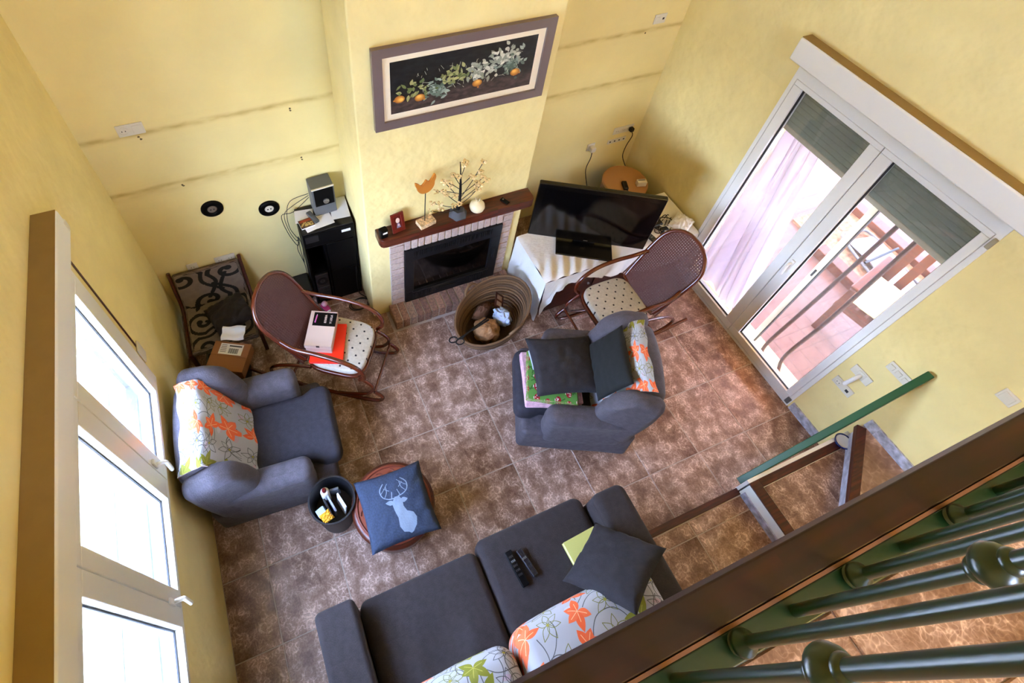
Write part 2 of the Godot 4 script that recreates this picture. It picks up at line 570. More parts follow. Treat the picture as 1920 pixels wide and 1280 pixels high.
func _wall_stains() -> Image:      # back wall, 4.365 m by 5.4 m: two dirty lines left by shelves, drill holes
	var im := blank(1024, 1280, Color(0.925, 0.855, 0.605))
	grain(im, noise(0.006, 3, 5), 0.04)
	var z := noise(0.02, 8, 4)
	var d := im.get_data()
	for ln in [[1.901, 0.030, 0.13], [1.457, 0.026, 0.12], [1.43, 0.05, 0.04]]:
		for x in 1024:
			for dy in range(-18, 19):
				var y := int((1.0 - ln[0] / 5.4) * 1280.0) + dy
				var k: float = ln[2] * exp(-pow(dy * 0.0042 / ln[1] * 1.6, 2)) * clampf(0.75 + 0.9 * z.get_noise_2d(x, y * 3), 0.1, 1.4)
				var i := (y * 1024 + x) * 3
				d[i] = int(d[i] * (1 - k)); d[i + 1] = int(d[i + 1] * (1 - k * 1.3)); d[i + 2] = int(d[i + 2] * (1 - k * 1.9))
	im.set_data(1024, 1280, false, Image.FORMAT_RGB8, d)
	for h in [[0.318, 1.88], [0.324, 1.86], [1.232, 1.86], [1.234, 1.845], [0.435, 1.43], [0.44, 1.42], [1.244, 1.43], [1.246, 1.41], [4.02, 1.88]]:
		disc(im, Vector2(h[0] / W * 1024, (1.0 - h[1] / 5.4) * 1280), 1.4, Color(0.25, 0.2, 0.12))
	return im


func _floral() -> Image:
	var s := 1024
	var im := blank(s, s, Color(0.68, 0.685, 0.70))
	var r := RandomNumberGenerator.new(); r.seed = 12
	var grey := Color(0.33, 0.34, 0.33); var orange := Color(0.90, 0.38, 0.19); var lime := Color(0.49, 0.50, 0.13)
	for g in 26:
		disc(im, Vector2(r.randf() * s, r.randf() * s), r.randf_range(18, 46), [Color(0.74, 0.73, 0.76), Color(0.72, 0.64, 0.68), Color(0.62, 0.63, 0.60)][g % 3], r.randf_range(10, 24))
	for g in 24:
		var p := Vector2(r.randf_range(40, s - 40), r.randf_range(40, s - 40))
		var a := r.randf() * TAU; var pts := []
		for k in 7:
			pts.append(p); p += Vector2(62, 0).rotated(a); a += r.randf_range(0.2, 0.75) * (1 if g % 2 else -1)
		stroke(im, smooth2(pts), 5.0, grey)
	var cells := []
	for j in 6:
		for i in 6: cells.append(Vector2(i, j))
	for c in cells.size():
		var p: Vector2 = (cells[c] + Vector2(0.5, 0.5)) * s / 6.0 + Vector2(r.randf_range(-26, 26), r.randf_range(-26, 26))
		var kind := (c * 3 + int(cells[c].y) * 2) % 4
		var a0 := r.randf() * TAU
		if kind == 0 or kind == 2:
			var col := orange if kind == 0 else lime
			var np := 5
			for k in np:
				var pw := leaf(p, a0 + k * TAU / np * 0.82, r.randf_range(78, 120), 27.0)
				fill(im, pw, col.lightened(r.randf_range(0.0, 0.10)))
				stroke(im, [p, p + Vector2(60, 0).rotated(a0 + k * TAU / np * 0.82)], 3.0, Color(0.95, 0.8, 0.6) if kind == 0 else Color(0.75, 0.72, 0.35))
		else:
			for k in 6:
				var pw := leaf(p, a0 + k * TAU / 6 * 0.9, r.randf_range(74, 104), 20.0)
				var l := []
				for q in pw: l.append(q)
				l.append(pw[0])
				stroke(im, l, 4.0, grey if kind == 1 else Color(0.45, 0.46, 0.22))
			disc(im, p, 9, Color(0.6, 0.58, 0.2))
	return im


func _deer() -> Image:
	var im := blank(512, 512, Color(0.165, 0.21, 0.29))
	grain(im, noise(0.05, 71, 3), 0.15)
	var c := Color(0.47, 0.52, 0.58)
	var B := Vector2(0, 0)
	fill(im, PackedVector2Array([Vector2(222, 250), Vector2(252, 214), Vector2(285, 214), Vector2(300, 250), Vector2(297, 290), Vector2(312, 330), Vector2(352, 352), Vector2(368, 392), Vector2(352, 440), Vector2(318, 478), Vector2(300, 486), Vector2(286, 474), Vector2(252, 462), Vector2(232, 420), Vector2(238, 360), Vector2(226, 300)]), c)
	fill(im, leaf(Vector2(240, 252), PI + 0.25, 66, 17), c)
	fill(im, leaf(Vector2(286, 250), 0.05, 56, 18), c)
	for s in [[Vector2(244, 222), -1.0], [Vector2(282, 214), 1.0]]:
		var p: Vector2 = s[0]; var g: float = s[1]
		stroke(im, smooth2([p, p + Vector2(g * 40, -8), p + Vector2(g * 76, -34), p + Vector2(g * 84, -84), p + Vector2(g * 50, -130)]), 8.0, c)
		stroke(im, [p + Vector2(g * 14, -4), p + Vector2(g * 2, -48)], 6.0, c)
		stroke(im, smooth2([p + Vector2(g * 60, -26), p + Vector2(g * 38, -60), p + Vector2(g * 34, -100)]), 6.0, c)
		stroke(im, smooth2([p + Vector2(g * 80, -62), p + Vector2(g * 54, -84), p + Vector2(g * 20, -122)]), 5.0, c)
		stroke(im, [p + Vector2(g * 20, -66), p + Vector2(g * 52, -92)], 5.0, c)
	return im


func _dots() -> Image:
	var im := blank(512, 512, Color(0.74, 0.70, 0.62))
	grain(im, noise(0.03, 81, 3), 0.06)
	for j in 8:
		for i in 5:
			var p := Vector2(52 + i * 102 + (51 if j % 2 else 0), 40 + j * 62)
			im.fill_rect(Rect2i(int(p.x) - 8, int(p.y) - 8, 16, 16), Color(0.09, 0.085, 0.10))
	return im


func _scrolls() -> Image:
	var im := blank(512, 512, Color(0.46, 0.40, 0.355))
	grain(im, noise(0.03, 82, 3), 0.08)
	var c := Color(0.05, 0.04, 0.045)
	var r := RandomNumberGenerator.new(); r.seed = 9
	for j in 4:
		for i in 4:
			var p := Vector2(66 + i * 126 + (50 if j % 2 else -6), 62 + j * 128)
			var g := 1.0 if (i + j) % 2 else -1.0
			var a0 := r.randf() * TAU
			var pts := []
			for k in 40: pts.append(p + Vector2(56.0 * (1.0 - 0.84 * k / 39.0), 0).rotated(a0 + g * k / 39.0 * TAU * 1.3))
			stroke(im, pts, 14.0, c)
			disc(im, pts[39], 11, c)
			stroke(im, smooth2([pts[0], pts[0] + Vector2(48, 0).rotated(a0 - g * 1.9), pts[0] + Vector2(112, 0).rotated(a0 - g * 1.45)]), 12.0, c)
			fill(im, leaf(pts[12], a0 + 2.0, 30, 8), c)
	return im


func _toadstools() -> Image:
	var im := blank(512, 512, Color(0.36, 0.58, 0.26))
	var r := RandomNumberGenerator.new(); r.seed = 3
	for k in 26:
		var p := Vector2(r.randf() * 512, r.randf() * 512)
		stroke(im, [p, p + Vector2(50, 0).rotated(r.randf() * TAU)], 13, Color(0.22, 0.40, 0.16))
	for j in 4:
		for i in 4:
			var p := Vector2(64 + i * 128 + (40 if j % 2 else 0), 60 + j * 128)
			im.fill_rect(Rect2i(int(p.x) - 13, int(p.y), 26, 44), Color(0.93, 0.90, 0.86))
			disc(im, p, 46, Color(0.62, 0.07, 0.13), 34)
			for k in 6: disc(im, p + Vector2(r.randf_range(-32, 32), r.randf_range(-22, 20)), 7, Color(0.94, 0.90, 0.88))
	return im


func _painting() -> Image:        # a plain still life: foliage with pale blossom and five lemons on a dark shelf
	var w := 1024; var h := 400
	var im := blank(w, h, Color(0.105, 0.11, 0.115))
	for y in range(250, 400): im.fill_rect(Rect2i(0, y, w, 1), Color(0.105, 0.11, 0.115).lerp(Color(0.27, 0.22, 0.20), clampf((y - 250) / 60.0, 0, 1)))
	grain(im, noise(0.012, 91, 4), 0.45, 1.0, 2.0)
	var r := RandomNumberGenerator.new(); r.seed = 44
	var lem := func(p: Vector2, a: float) -> void:
		for k in 14:
			var t := k / 13.0
			disc(im, p + Vector2(-10 * t, -8 * t).rotated(a), lerpf(36, 10, t), Color(0.60, 0.36, 0.12).lerp(Color(0.95, 0.72, 0.34), t), lerpf(29, 8, t))
		disc(im, p + Vector2(37, 4).rotated(a), 7, Color(0.72, 0.46, 0.18))
	lem.call(Vector2(60, 290), 2.9)
	for cl in [[150, 232, 90, 50, 26, 0], [330, 270, 100, 90, 56, 1], [440, 200, 110, 62, 44, 0], [640, 190, 120, 80, 60, 2], [800, 120, 140, 64, 60, 2], [860, 210, 100, 70, 40, 1]]:
		for k in cl[4]:
			var p := Vector2(cl[0] + r.randfn() * cl[2] * 0.5, cl[1] + r.randfn() * cl[3] * 0.5)
			var col: Color = [Color(0.36, 0.42, 0.24), Color(0.30, 0.37, 0.32), Color(0.52, 0.55, 0.48)][cl[5]]
			col = col.lerp([Color(0.72, 0.70, 0.46), Color(0.62, 0.68, 0.62), Color(0.86, 0.85, 0.78)][cl[5]], pow(r.randf(), 1.6))
			fill(im, leaf(p, r.randf() * TAU, r.randf_range(26, 58), r.randf_range(7, 13)), col)
	for k in 60:
		var p := Vector2(r.randf_range(180, 930), r.randf_range(90, 300))
		stroke(im, [p, p + Vector2(r.randf_range(12, 40), 0).rotated(r.randf() * TAU)], 2.0, Color(0.80, 0.80, 0.70))
	lem.call(Vector2(200, 310), 0.4)
	lem.call(Vector2(610, 290), 1.2)
	lem.call(Vector2(890, 265), 0.2)
	return im


# ---------------------------------------------------------------- the room itself
func _tile_mesh(w: float, d: float, q: int, turn: int) -> ArrayMesh:
	var mb := MB.new()
	var h := 0.009; var b := 0.0035
	var uo := Vector2((q % 2) * 0.5, (q / 2) * 0.5)
	var us := Vector2(w, d) / 0.444 * 0.49
	var P := func(x: float, y: float, z: float) -> Vector3: return Vector3(x, y, z)
	var x0 := -w / 2; var x1 := w / 2; var z0 := -d / 2; var z1 := d / 2
	var ring := [[Vector3(x0, -h, z0), Vector3(x1, -h, z0), Vector3(x1, -h, z1), Vector3(x0, -h, z1)],
		[Vector3(x0, -b, z0), Vector3(x1, -b, z0), Vector3(x1, -b, z1), Vector3(x0, -b, z1)],
		[Vector3(x0 + b, 0, z0 + b), Vector3(x1 - b, 0, z0 + b), Vector3(x1 - b, 0, z1 - b), Vector3(x0 + b, 0, z1 - b)]]
	for k in 2:
		for i in 4:
			var j := (i + 1) % 4
			mb.quad(ring[k][j], ring[k][i], ring[k + 1][i], ring[k + 1][j])
	mb.quad(ring[2][3], ring[2][2], ring[2][1], ring[2][0])
	for i in mb.v.size():
		var u := Vector2((mb.v[i].x - x0), (mb.v[i].z - z0)) / Vector2(w, d)
		if turn & 1: u.x = 1.0 - u.x
		if turn & 2: u.y = 1.0 - u.y
		mb.t[i] = uo + Vector2(0.005, 0.005) + u * us
	return mb.mesh()


func _lay(parent: Node, xs: Array, zs: Array, y: float, skip = null) -> void:
	var cache := {}
	for i in xs.size() - 1:
		for j in zs.size() - 1:
			var g := 0.0020
			var x0: float = xs[i] + g; var x1: float = xs[i + 1] - g; var z0: float = zs[j] + g; var z1: float = zs[j + 1] - g
			var c := Vector3((x0 + x1) / 2, y + rng.randf_range(-0.0006, 0.0006), (z0 + z1) / 2)
			if x1 - x0 < 0.02 or z1 - z0 < 0.02 or (skip != null and skip.call(c)): continue
			var q := rng.randi() % 4; var t := rng.randi() % 4
			var key := Vector4i(int((x1 - x0) * 1000), int((z1 - z0) * 1000), q, t)
			if not cache.has(key): cache[key] = _tile_mesh(x1 - x0, z1 - z0, q, t)
			piece("tile", cache[key], M.floor_tile if (i * 7 + j * 3) % 3 else M.floor_tile_dark, parent, c)


func shell() -> void:
	var atlas := tex(_floor_atlas())
	mat("floor_tile", Color(1, 1, 1), 0.36, {"tex": atlas, "spec": 0.5})
	mat("floor_tile_dark", Color(0.94, 0.92, 0.90), 0.36, {"tex": atlas, "spec": 0.5})
	mat("stained_plaster", Color.WHITE, 0.85, {"tex": tex(_wall_stains()), "spec": 0.3, "normal": M.yellow_plaster.normal_texture, "bump": 0.0})

	var fl := part("floor", boxes([[0, W, -0.2, -0.0022, 0, 6.5]]), M.grout); struct(fl)
	var xs := [0.0]; var zs := [0.0]
	for i in 10: xs.append(0.287 + 0.45 * i)
	xs[10] = W
	for j in 15: zs.append(0.34 + 0.45 * j)
	_lay(fl, xs, zs.slice(0, 12), 0.0, func(c: Vector3) -> bool: return (c.x > 1.55 and c.x < 2.78 and c.z < 0.7) or (c.x > 2.5 and c.z > 3.05) or c.z > 5.0)

	var bw := MB.new()
	bw.box(Vector3(W / 2, 2.6, -0.1255), Vector3(W + 0.5, 5.6, 0.249))
	bw.quad(Vector3(0, 0, 0), Vector3(W, 0, 0), Vector3(W, 5.4, 0), Vector3(0, 5.4, 0))
	struct(part("wall_back", bw, M.stained_plaster))
	struct(part("wall_chimney", rb([1.521, 2.805, 0, 5.4, 0.001, 0.582], 0.012), M.yellow_plaster))
	struct(part("wall_left", boxes([[-0.25, 0, -0.2, 0.925, 0, 6.5], [-0.25, 0, 2.2, 5.4, 0, 6.5], [-0.25, 0, 0.925, 2.2, 0, 1.075], [-0.25, 0, 0.925, 2.2, 3.06, 6.5]]), M.yellow_plaster))
	struct(part("wall_right", boxes([[W, W + 0.25, 2.15, 5.4, 0, 6.5], [W, W + 0.25, -0.2, 2.15, 0, 1.075], [W, W + 0.25, -0.2, 2.15, 2.545, 6.5], [W, W + 0.25, -0.2, -0.01, 1.075, 2.545]]), M.yellow_plaster))
	# the wall behind the camera has a wide window on the upper floor
	struct(part("wall_rear", boxes([[-0.25, W + 0.25, -0.2, 3.7, 6.5, 6.75], [-0.25, W + 0.25, 4.7, 5.4, 6.5, 6.75], [-0.25, 1.6, 3.7, 4.7, 6.5, 6.75], [2.8, W + 0.25, 3.7, 4.7, 6.5, 6.75]]), M.yellow_plaster))
	struct(part("ceiling", boxes([[-0.25, W + 0.25, 5.4, 5.6, -0.25, 6.75]]), M.white_paint))
	var wd := Node3D.new(); wd.name = "window_2"; add_child(wd, true); struct(wd)
	part("window_frame", boxes([[1.6, 2.8, 3.7, 3.75, 6.56, 6.62], [1.6, 2.8, 4.65, 4.7, 6.56, 6.62], [1.6, 1.65, 3.75, 4.65, 6.56, 6.62], [2.75, 2.8, 3.75, 4.65, 6.56, 6.62], [2.17, 2.23, 3.75, 4.65, 6.56, 6.62]]), M.white_pvc, wd)
	part("baseboard", boxes([[W - 0.012, W, 0, 0.09, 2.56, 2.86]]), M.marble, self)
	var bb := get_child(get_child_count() - 1); bb.name = "baseboard_right"; struct(bb)


func window_side() -> void:
	var w := Node3D.new(); w.name = "window_1"; add_child(w, true); struct(w)
	part("window_frame", boxes([[-0.08, 0.004, 2.165, 2.2, 1.075, 3.06], [0.0005, 0.010, 2.165, 2.267, 1.075, 3.06], [-0.08, 0.004, 0.925, 0.955, 1.075, 3.06], [-0.08, 0.004, 0.955, 2.165, 1.075, 1.115], [-0.08, 0.004, 0.955, 2.165, 3.02, 3.06]]), M.white_pvc, w)
	var gl := [[1.21, 1.66], [1.86, 2.31], [2.475, 2.925]]
	var sz := [1.115, 1.75, 2.385, 3.02]
	for i in 3:
		var z0: float = sz[i] + 0.002; var z1: float = sz[i + 1] - 0.002
		var g0: float = gl[i][0]; var g1: float = gl[i][1]
		var mb := MB.new()
		for b in [[-0.06, 0.014, 2.03, 2.163, z0, z1], [-0.06, 0.014, 0.957, 0.992, z0, z1], [-0.06, 0.014, 0.992, 2.03, z0, g0], [-0.06, 0.014, 0.992, 2.03, g1, z1]]:
			mb.rbox(Vector3(b[0] + b[1], b[2] + b[3], b[4] + b[5]) * 0.5, Vector3(b[1] - b[0], b[3] - b[2], b[5] - b[4]), 0.005, 1)
		var sash := part("sash", mb, M.white_pvc, w)
		part("glass", boxes([[-0.036, -0.028, 0.985, 2.035, g0 - 0.006, g1 + 0.006]]), M.glass, sash)
		part("seal", boxes([[-0.028, -0.020, 2.022, 2.03, g0, g1], [-0.028, -0.020, 0.992, 1.0, g0, g1], [-0.028, -0.020, 1.0, 2.022, g0, g0 + 0.008], [-0.028, -0.020, 1.0, 2.022, g1 - 0.008, g1]]), M.rubber, sash)
		if i < 2:
			var zc: float = z1 - (0.02 if i == 0 else 0.0)
			var hd := MB.new()
			hd.rbox(Vector3(0.02, 1.17 - i * 0.05, zc), Vector3(0.014, 0.075, 0.032), 0.006, 2)
			hd.tube(curve([Vector3(0.02, 1.16 - i * 0.05, zc), Vector3(0.062, 1.155 - i * 0.05, zc), Vector3(0.068, 1.13 - i * 0.05, zc + 0.004), Vector3(0.066, 1.05 - i * 0.05, zc + 0.008)], 5), 0.011, 8)
			part("window_handle", hd, M.white_pvc, sash)
	# outer sill and the track of the roller shutter that stands on it
	part("window_sill", rb([-0.30, -0.08, 0.90, 0.935, 1.06, 3.075], 0.006, 1), M.marble_white, w)
	part("shutter_track", boxes([[-0.165, -0.105, 0.935, 0.955, 1.08, 3.055], [-0.165, -0.12, 0.96, 2.2, 1.076, 1.10], [-0.165, -0.12, 0.96, 2.2, 3.035, 3.059], [-0.27, -0.262, 0.935, 0.945, 1.08, 3.055]]), mat("track_grey", Color(0.22, 0.22, 0.25), 0.6), w)
	var bx := part("shutter_box", rb([0.0, 0.10, 2.268, 2.40, 1.05, 3.09], 0.012), M.white_pvc, w)
	part("unpainted_top", boxes([[0.001, 0.094, 2.40, 2.403, 1.055, 3.085]]), M.box_top, bx)
	part("end_cap", rb([0.012, 0.103, 2.28, 2.34, 1.046, 1.080], 0.008), M.pale_plastic, bx)
	var strap := part("shutter_strap", boxes([[0.002, 0.004, 1.22, 2.05, 1.018, 1.036]]), M.dark_wood); strap.name = "shutter_strap"
	tag(strap, "dark shutter strap hanging on the left wall beside the first window pane", "strap")
	part("strap_winder", rb([0.002, 0.012, 1.10, 1.24, 0.99, 1.065], 0.004), M.pale_plastic, strap)


func door_side() -> void:
	var d := Node3D.new(); d.name = "door_1"; add_child(d, true); struct(d)
	part("door_frame", boxes([[W - 0.012, W + 0.08, 0.0, 2.125, 1.075, 1.105], [W - 0.012, W + 0.08, 0.0, 2.125, 2.515, 2.545], [W - 0.012, W - 0.0005, 2.125, 2.234, 1.075, 2.545], [W, W + 0.08, 2.125, 2.15, 1.105, 2.515], [W - 0.012, W + 0.08, 0.0, 0.03, 1.105, 2.515]]), M.white_pvc, d)
	for q in [[1.107, 1.808, 1.177, 1.73], [1.812, 2.513, 1.893, 2.462]]:
		var mb := MB.new()
		for b in [[0.032, 0.115, q[0], q[1]], [2.085, 2.123, q[0], q[1]], [0.115, 2.085, q[0], q[2]], [0.115, 2.085, q[3], q[1]]]:
			mb.rbox(Vector3(W + 0.022, (b[0] + b[1]) / 2, (b[2] + b[3]) / 2), Vector3(0.072, b[1] - b[0], b[3] - b[2]), 0.005, 1)
		var lf := part("door_leaf", mb, M.white_pvc, d)
		part("glass", boxes([[W + 0.018, W + 0.026, 0.105, 2.095, q[2] - 0.01, q[3] + 0.01]]), M.glass, lf)
		part("seal", boxes([[W + 0.004, W + 0.017, 0.115, 2.085, q[2], q[2] + 0.010], [W + 0.008, W + 0.017, 0.115, 2.085, q[3] - 0.005, q[3]], [W + 0.004, W + 0.017, 2.077, 2.085, q[2] + 0.010, q[3] - 0.005], [W + 0.004, W + 0.017, 0.115, 0.121, q[2] + 0.010, q[3] - 0.005]]), M.rubber, lf)
		if q[0] > 1.5:
			var hd := MB.new()
			hd.rbox(Vector3(W - 0.02, 1.03, 1.85), Vector3(0.012, 0.10, 0.03), 0.005, 2)
			hd.tube(curve([Vector3(W - 0.02, 1.05, 1.85), Vector3(W - 0.055, 1.05, 1.85), Vector3(W - 0.06, 1.03, 1.852), Vector3(W - 0.058, 0.94, 1.855)], 5), 0.010, 8)
			part("door_handle", hd, M.white_pvc, lf)
	part("latch", rb([W - 0.028, W - 0.012, 0.035, 0.10, 2.505, 2.54], 0.004), M.grey_plastic, d)
	part("hinge", rb([W - 0.030, W - 0.012, 2.04, 2.11, 2.525, 2.548], 0.004), M.shutter_end, d)
	# roller shutter let down a little way, outside the glass
	for q in [[1.115, 1.80], [1.82, 2.505]]:
		var sl := MB.new()
		sl.rbox(Vector3.ZERO, Vector3(0.016, 0.0415, q[1] - q[0]), 0.0078, 3)
		var me := sl.mesh()
		for k in 9: piece("slat", me, M.shutter if k else M.shutter_end, d, Vector3(W + 0.095, 1.745 + 0.040 * k, (q[0] + q[1]) / 2))
	var bx := part("shutter_box", rb([W - 0.085, W, 2.235, 2.39, 1.02, 2.62], 0.012), M.white_pvc, d)
	part("unpainted_top", boxes([[W - 0.078, W - 0.001, 2.39, 2.393, 1.025, 2.615]]), M.box_top, bx)


func stairs() -> void:
	var st := Node3D.new(); st.name = "staircase"; add_child(st, true); struct(st)
	var xs := [2.53, 2.971, 3.46]; var zs := [2.962, 3.058, 3.508, 3.958, 4.408]
	var s1 := part("step", boxes([[2.53, W, -0.003, 0.1655, 2.952, 6.5]]), M.grout, st)
	_lay(s1, xs, zs, 0.168)
	part("nosing", rb([2.53, 3.44, 0.125, 0.172, 2.910, 2.957], 0.004), M.dark_wood, st)
	# second step, turning towards the right wall
	var s2 := part("step", boxes([[3.43, W, 0.158, 0.3355, 2.94, 6.5]]), M.white_paint, st)
	_lay(s2, [3.505, W], [2.985, 3.42, 3.87], 0.338)
	part("nosing", rb([3.428, 3.505, 0.328, 0.342, 2.93, 3.9], 0.004), M.dark_wood, st)
	part("nosing", rb([3.505, 4.32, 0.29, 0.342, 2.93, 2.985], 0.004), M.dark_wood, st)
	part("skirting", boxes([[3.421, 3.430, 0.168, 0.235, 2.96, 3.9]]), M.marble, st)
	part("kerb", boxes([[3.43, W, 0.0, 0.338, 2.907, 2.93]]), M.white_paint, st)
	# third step, a winder
	var s3 := MB.new()
	s3.prism(PackedVector2Array([Vector2(4.335, -2.93), Vector2(W, -2.93), Vector2(W, -6.4), Vector2(3.47, -6.4), Vector2(3.47, -3.60)]), 0.17, X(Vector3(0, 0.33, 0), Vector3(-90, 0, 0)))
	part("step", s3, M.marble, st)
	var t3 := MB.new()
	t3.prism(PackedVector2Array([Vector2(4.345, -2.95), Vector2(W, -2.94), Vector2(W, -4.2), Vector2(3.50, -4.2), Vector2(3.50, -3.625)]), 0.01, X(Vector3(0, 0.50, 0), Vector3(-90, 0, 0)))
	for i in t3.v.size(): t3.t[i] = Vector2(0.03, 0.03) + Vector2(t3.v[i].x - 3.4, t3.v[i].z - 2.9) * 0.3
	part("tile", t3, M.floor_tile, st)
	var nd := Vector3(3.47 - 4.335, 0, 3.60 - 2.93).normalized()
	var nz := MB.new()
	nz.rbox(Vector3.ZERO, Vector3(1.09, 0.045, 0.062), 0.004, 2, 1, Transform3D(Basis(nd, Vector3.UP, nd.cross(Vector3.UP)), Vector3((4.335 + 3.47) / 2, 0.49, (2.93 + 3.60) / 2)))
	part("nosing", nz, M.dark_wood, st)
	part("skirting", boxes([[W - 0.012, W - 0.0005, 0.51, 0.60, 2.925, 3.9]]), M.marble, st)
	for k in 4:
		part("step", boxes([[3.47, W - 0.013, 0.50, 0.68 + 0.17 * k, 4.2 + 0.25 * k, 6.4]]), M.white_paint, st)

	var a := Vector3(3.47, 0.21, 2.884); var b := Vector3(W, 1.22, 2.884)
	var dirn := (b - a).normalized()
	var pl := MB.new()
	pl.rbox(Vector3.ZERO, Vector3(a.distance_to(b), 0.085, 0.044), 0.005, 2, 1, Transform3D(Basis(dirn, Vector3(0, 0, 1).cross(dirn), Vector3(0, 0, 1)), (a + b) / 2 - Vector3(0.0, 0.01, 0)))
	tag(part("handrail", pl, M.plank_green), "green painted sloping handrail plank fixed to the right wall above the steps", "handrail")
	var cup := thing("candle_dish", "small round white dish with a blue rim on the brown stair edge", "dish", Vector3(4.255, 0.342, 2.955))
	var cm := MB.new()
	cm.lathe([Vector2(0, 0), Vector2(0.052, 0), Vector2(0.060, 0.022), Vector2(0.053, 0.024), Vector2(0.051, 0.014)], 24)
	part("rim", cm, mat("blue_glaze", Color(0.10, 0.17, 0.42), 0.25), cup)
	var cm2 := MB.new()
	cm2.lathe([Vector2(0.052, 0.014), Vector2(0.048, 0.021), Vector2(0, 0.021)], 24)
	part("wax", cm2, M.paper, cup)


func landing() -> void:
	var sl := part("floor_upper", boxes([[0, 3.3, 2.50, 2.7085, 3.28, 6.5]]), M.grout); struct(sl)
	var xs := [0.08]
	for i in 8: xs.append(0.53 + 0.45 * i)
	xs[7] = 3.3
	_lay(sl, xs.slice(0, 8), [3.348, 3.60, 4.05, 4.5, 4.95], 2.716)
	struct(part("trim_1", rb([0, 3.3, 2.50, 2.754, 3.190, 3.275], 0.006), M.beam_wood))
	struct(part("trim_2", boxes([[0, 3.3, 2.70, 2.756, 3.275, 3.283]]), M.worn_wood))
	var r := thing("railing", "green metal stair railing with slim balusters on the brown landing edge", "railing", Vector3(0, 0, 3.312))
	part("bottom_rail", rb([0.02, 3.28, 2.717, 2.754, -0.029, 0.031], 0.004), M.green_paint, r)
	var up := MB.new()
	up.rbox(Vector3(1.65, 3.80, 0), Vector3(3.26, 0.05, 0.07), 0.015, 3)
	part("top_rail", up, M.red_wood, r)
	var k := 0
	for x in [0.06, 0.23, 0.40, 0.57, 0.745, 0.92, 1.095, 1.27, 1.442, 1.612, 1.775, 1.955, 2.125, 2.302, 2.475, 2.65, 2.82, 2.99, 3.16]:
		var mb := MB.new()
		mb.lathe([Vector2(0.0135, 2.752), Vector2(0.0135, 3.778)], 14)
		var ba := part("baluster", mb, M.green_paint, r)
		ba.position.x = x
		var kn := MB.new()
		if k % 2 == 0:      # a turned knob part of the way up
			kn.lathe([Vector2(0.0136, 3.274), Vector2(0.019, 3.278), Vector2(0.022, 3.286), Vector2(0.019, 3.292), Vector2(0.026, 3.297), Vector2(0.033, 3.308), Vector2(0.035, 3.318), Vector2(0.032, 3.328), Vector2(0.025, 3.338), Vector2(0.018, 3.343), Vector2(0.021, 3.349), Vector2(0.018, 3.356), Vector2(0.0136, 3.360)], 20, Transform3D(), 0.4)
			part("knob", kn, M.green_paint, ba)
		else:
			kn.lathe([Vector2(0.021, 2.752), Vector2(0.028, 2.759), Vector2(0.023, 2.766), Vector2(0.030, 2.774), Vector2(0.027, 2.784), Vector2(0.017, 2.796), Vector2(0.0136, 2.81)], 20, Transform3D(), 0.4)
			part("collar", kn, M.green_paint, ba)
		k += 1
	# the lamp over the landing, above and behind the camera
	var lp := thing("ceiling_lamp", "warm glass globe lamp hanging over the upper landing", "lamp", Vector3(3.4, 4.95, 5.2))
	part("cord", tubes([Vector3(0, 0.13, 0), Vector3(0, 0.449, 0)], 0.006, 8), M.pale_plastic, lp)
	var gm := StandardMaterial3D.new()
	gm.resource_name = "lamp_globe"; gm.albedo_color = Color(0.95, 0.88, 0.74); gm.roughness = 0.5
	gm.emission_enabled = true; gm.emission = Color(1.0, 0.82, 0.50); gm.emission_energy_multiplier = 2.0
	var sp := MB.new()
	var pr := []
	for i in 17: pr.append(Vector2(0.13 * sin(PI * i / 16.0), -0.13 * cos(PI * i / 16.0)))
	sp.lathe(pr, 28, Transform3D(), 0.0)
	part("globe", sp, gm, lp)
	var ol := OmniLight3D.new()
	ol.name = "lamp_light"; ol.light_color = Color(1.0, 0.82, 0.50); ol.light_energy = LAMP_E; ol.omni_range = 20.0; ol.omni_attenuation = 2.0
	ol.light_size = 0.12; ol.shadow_enabled = true
	lp.add_child(ol)


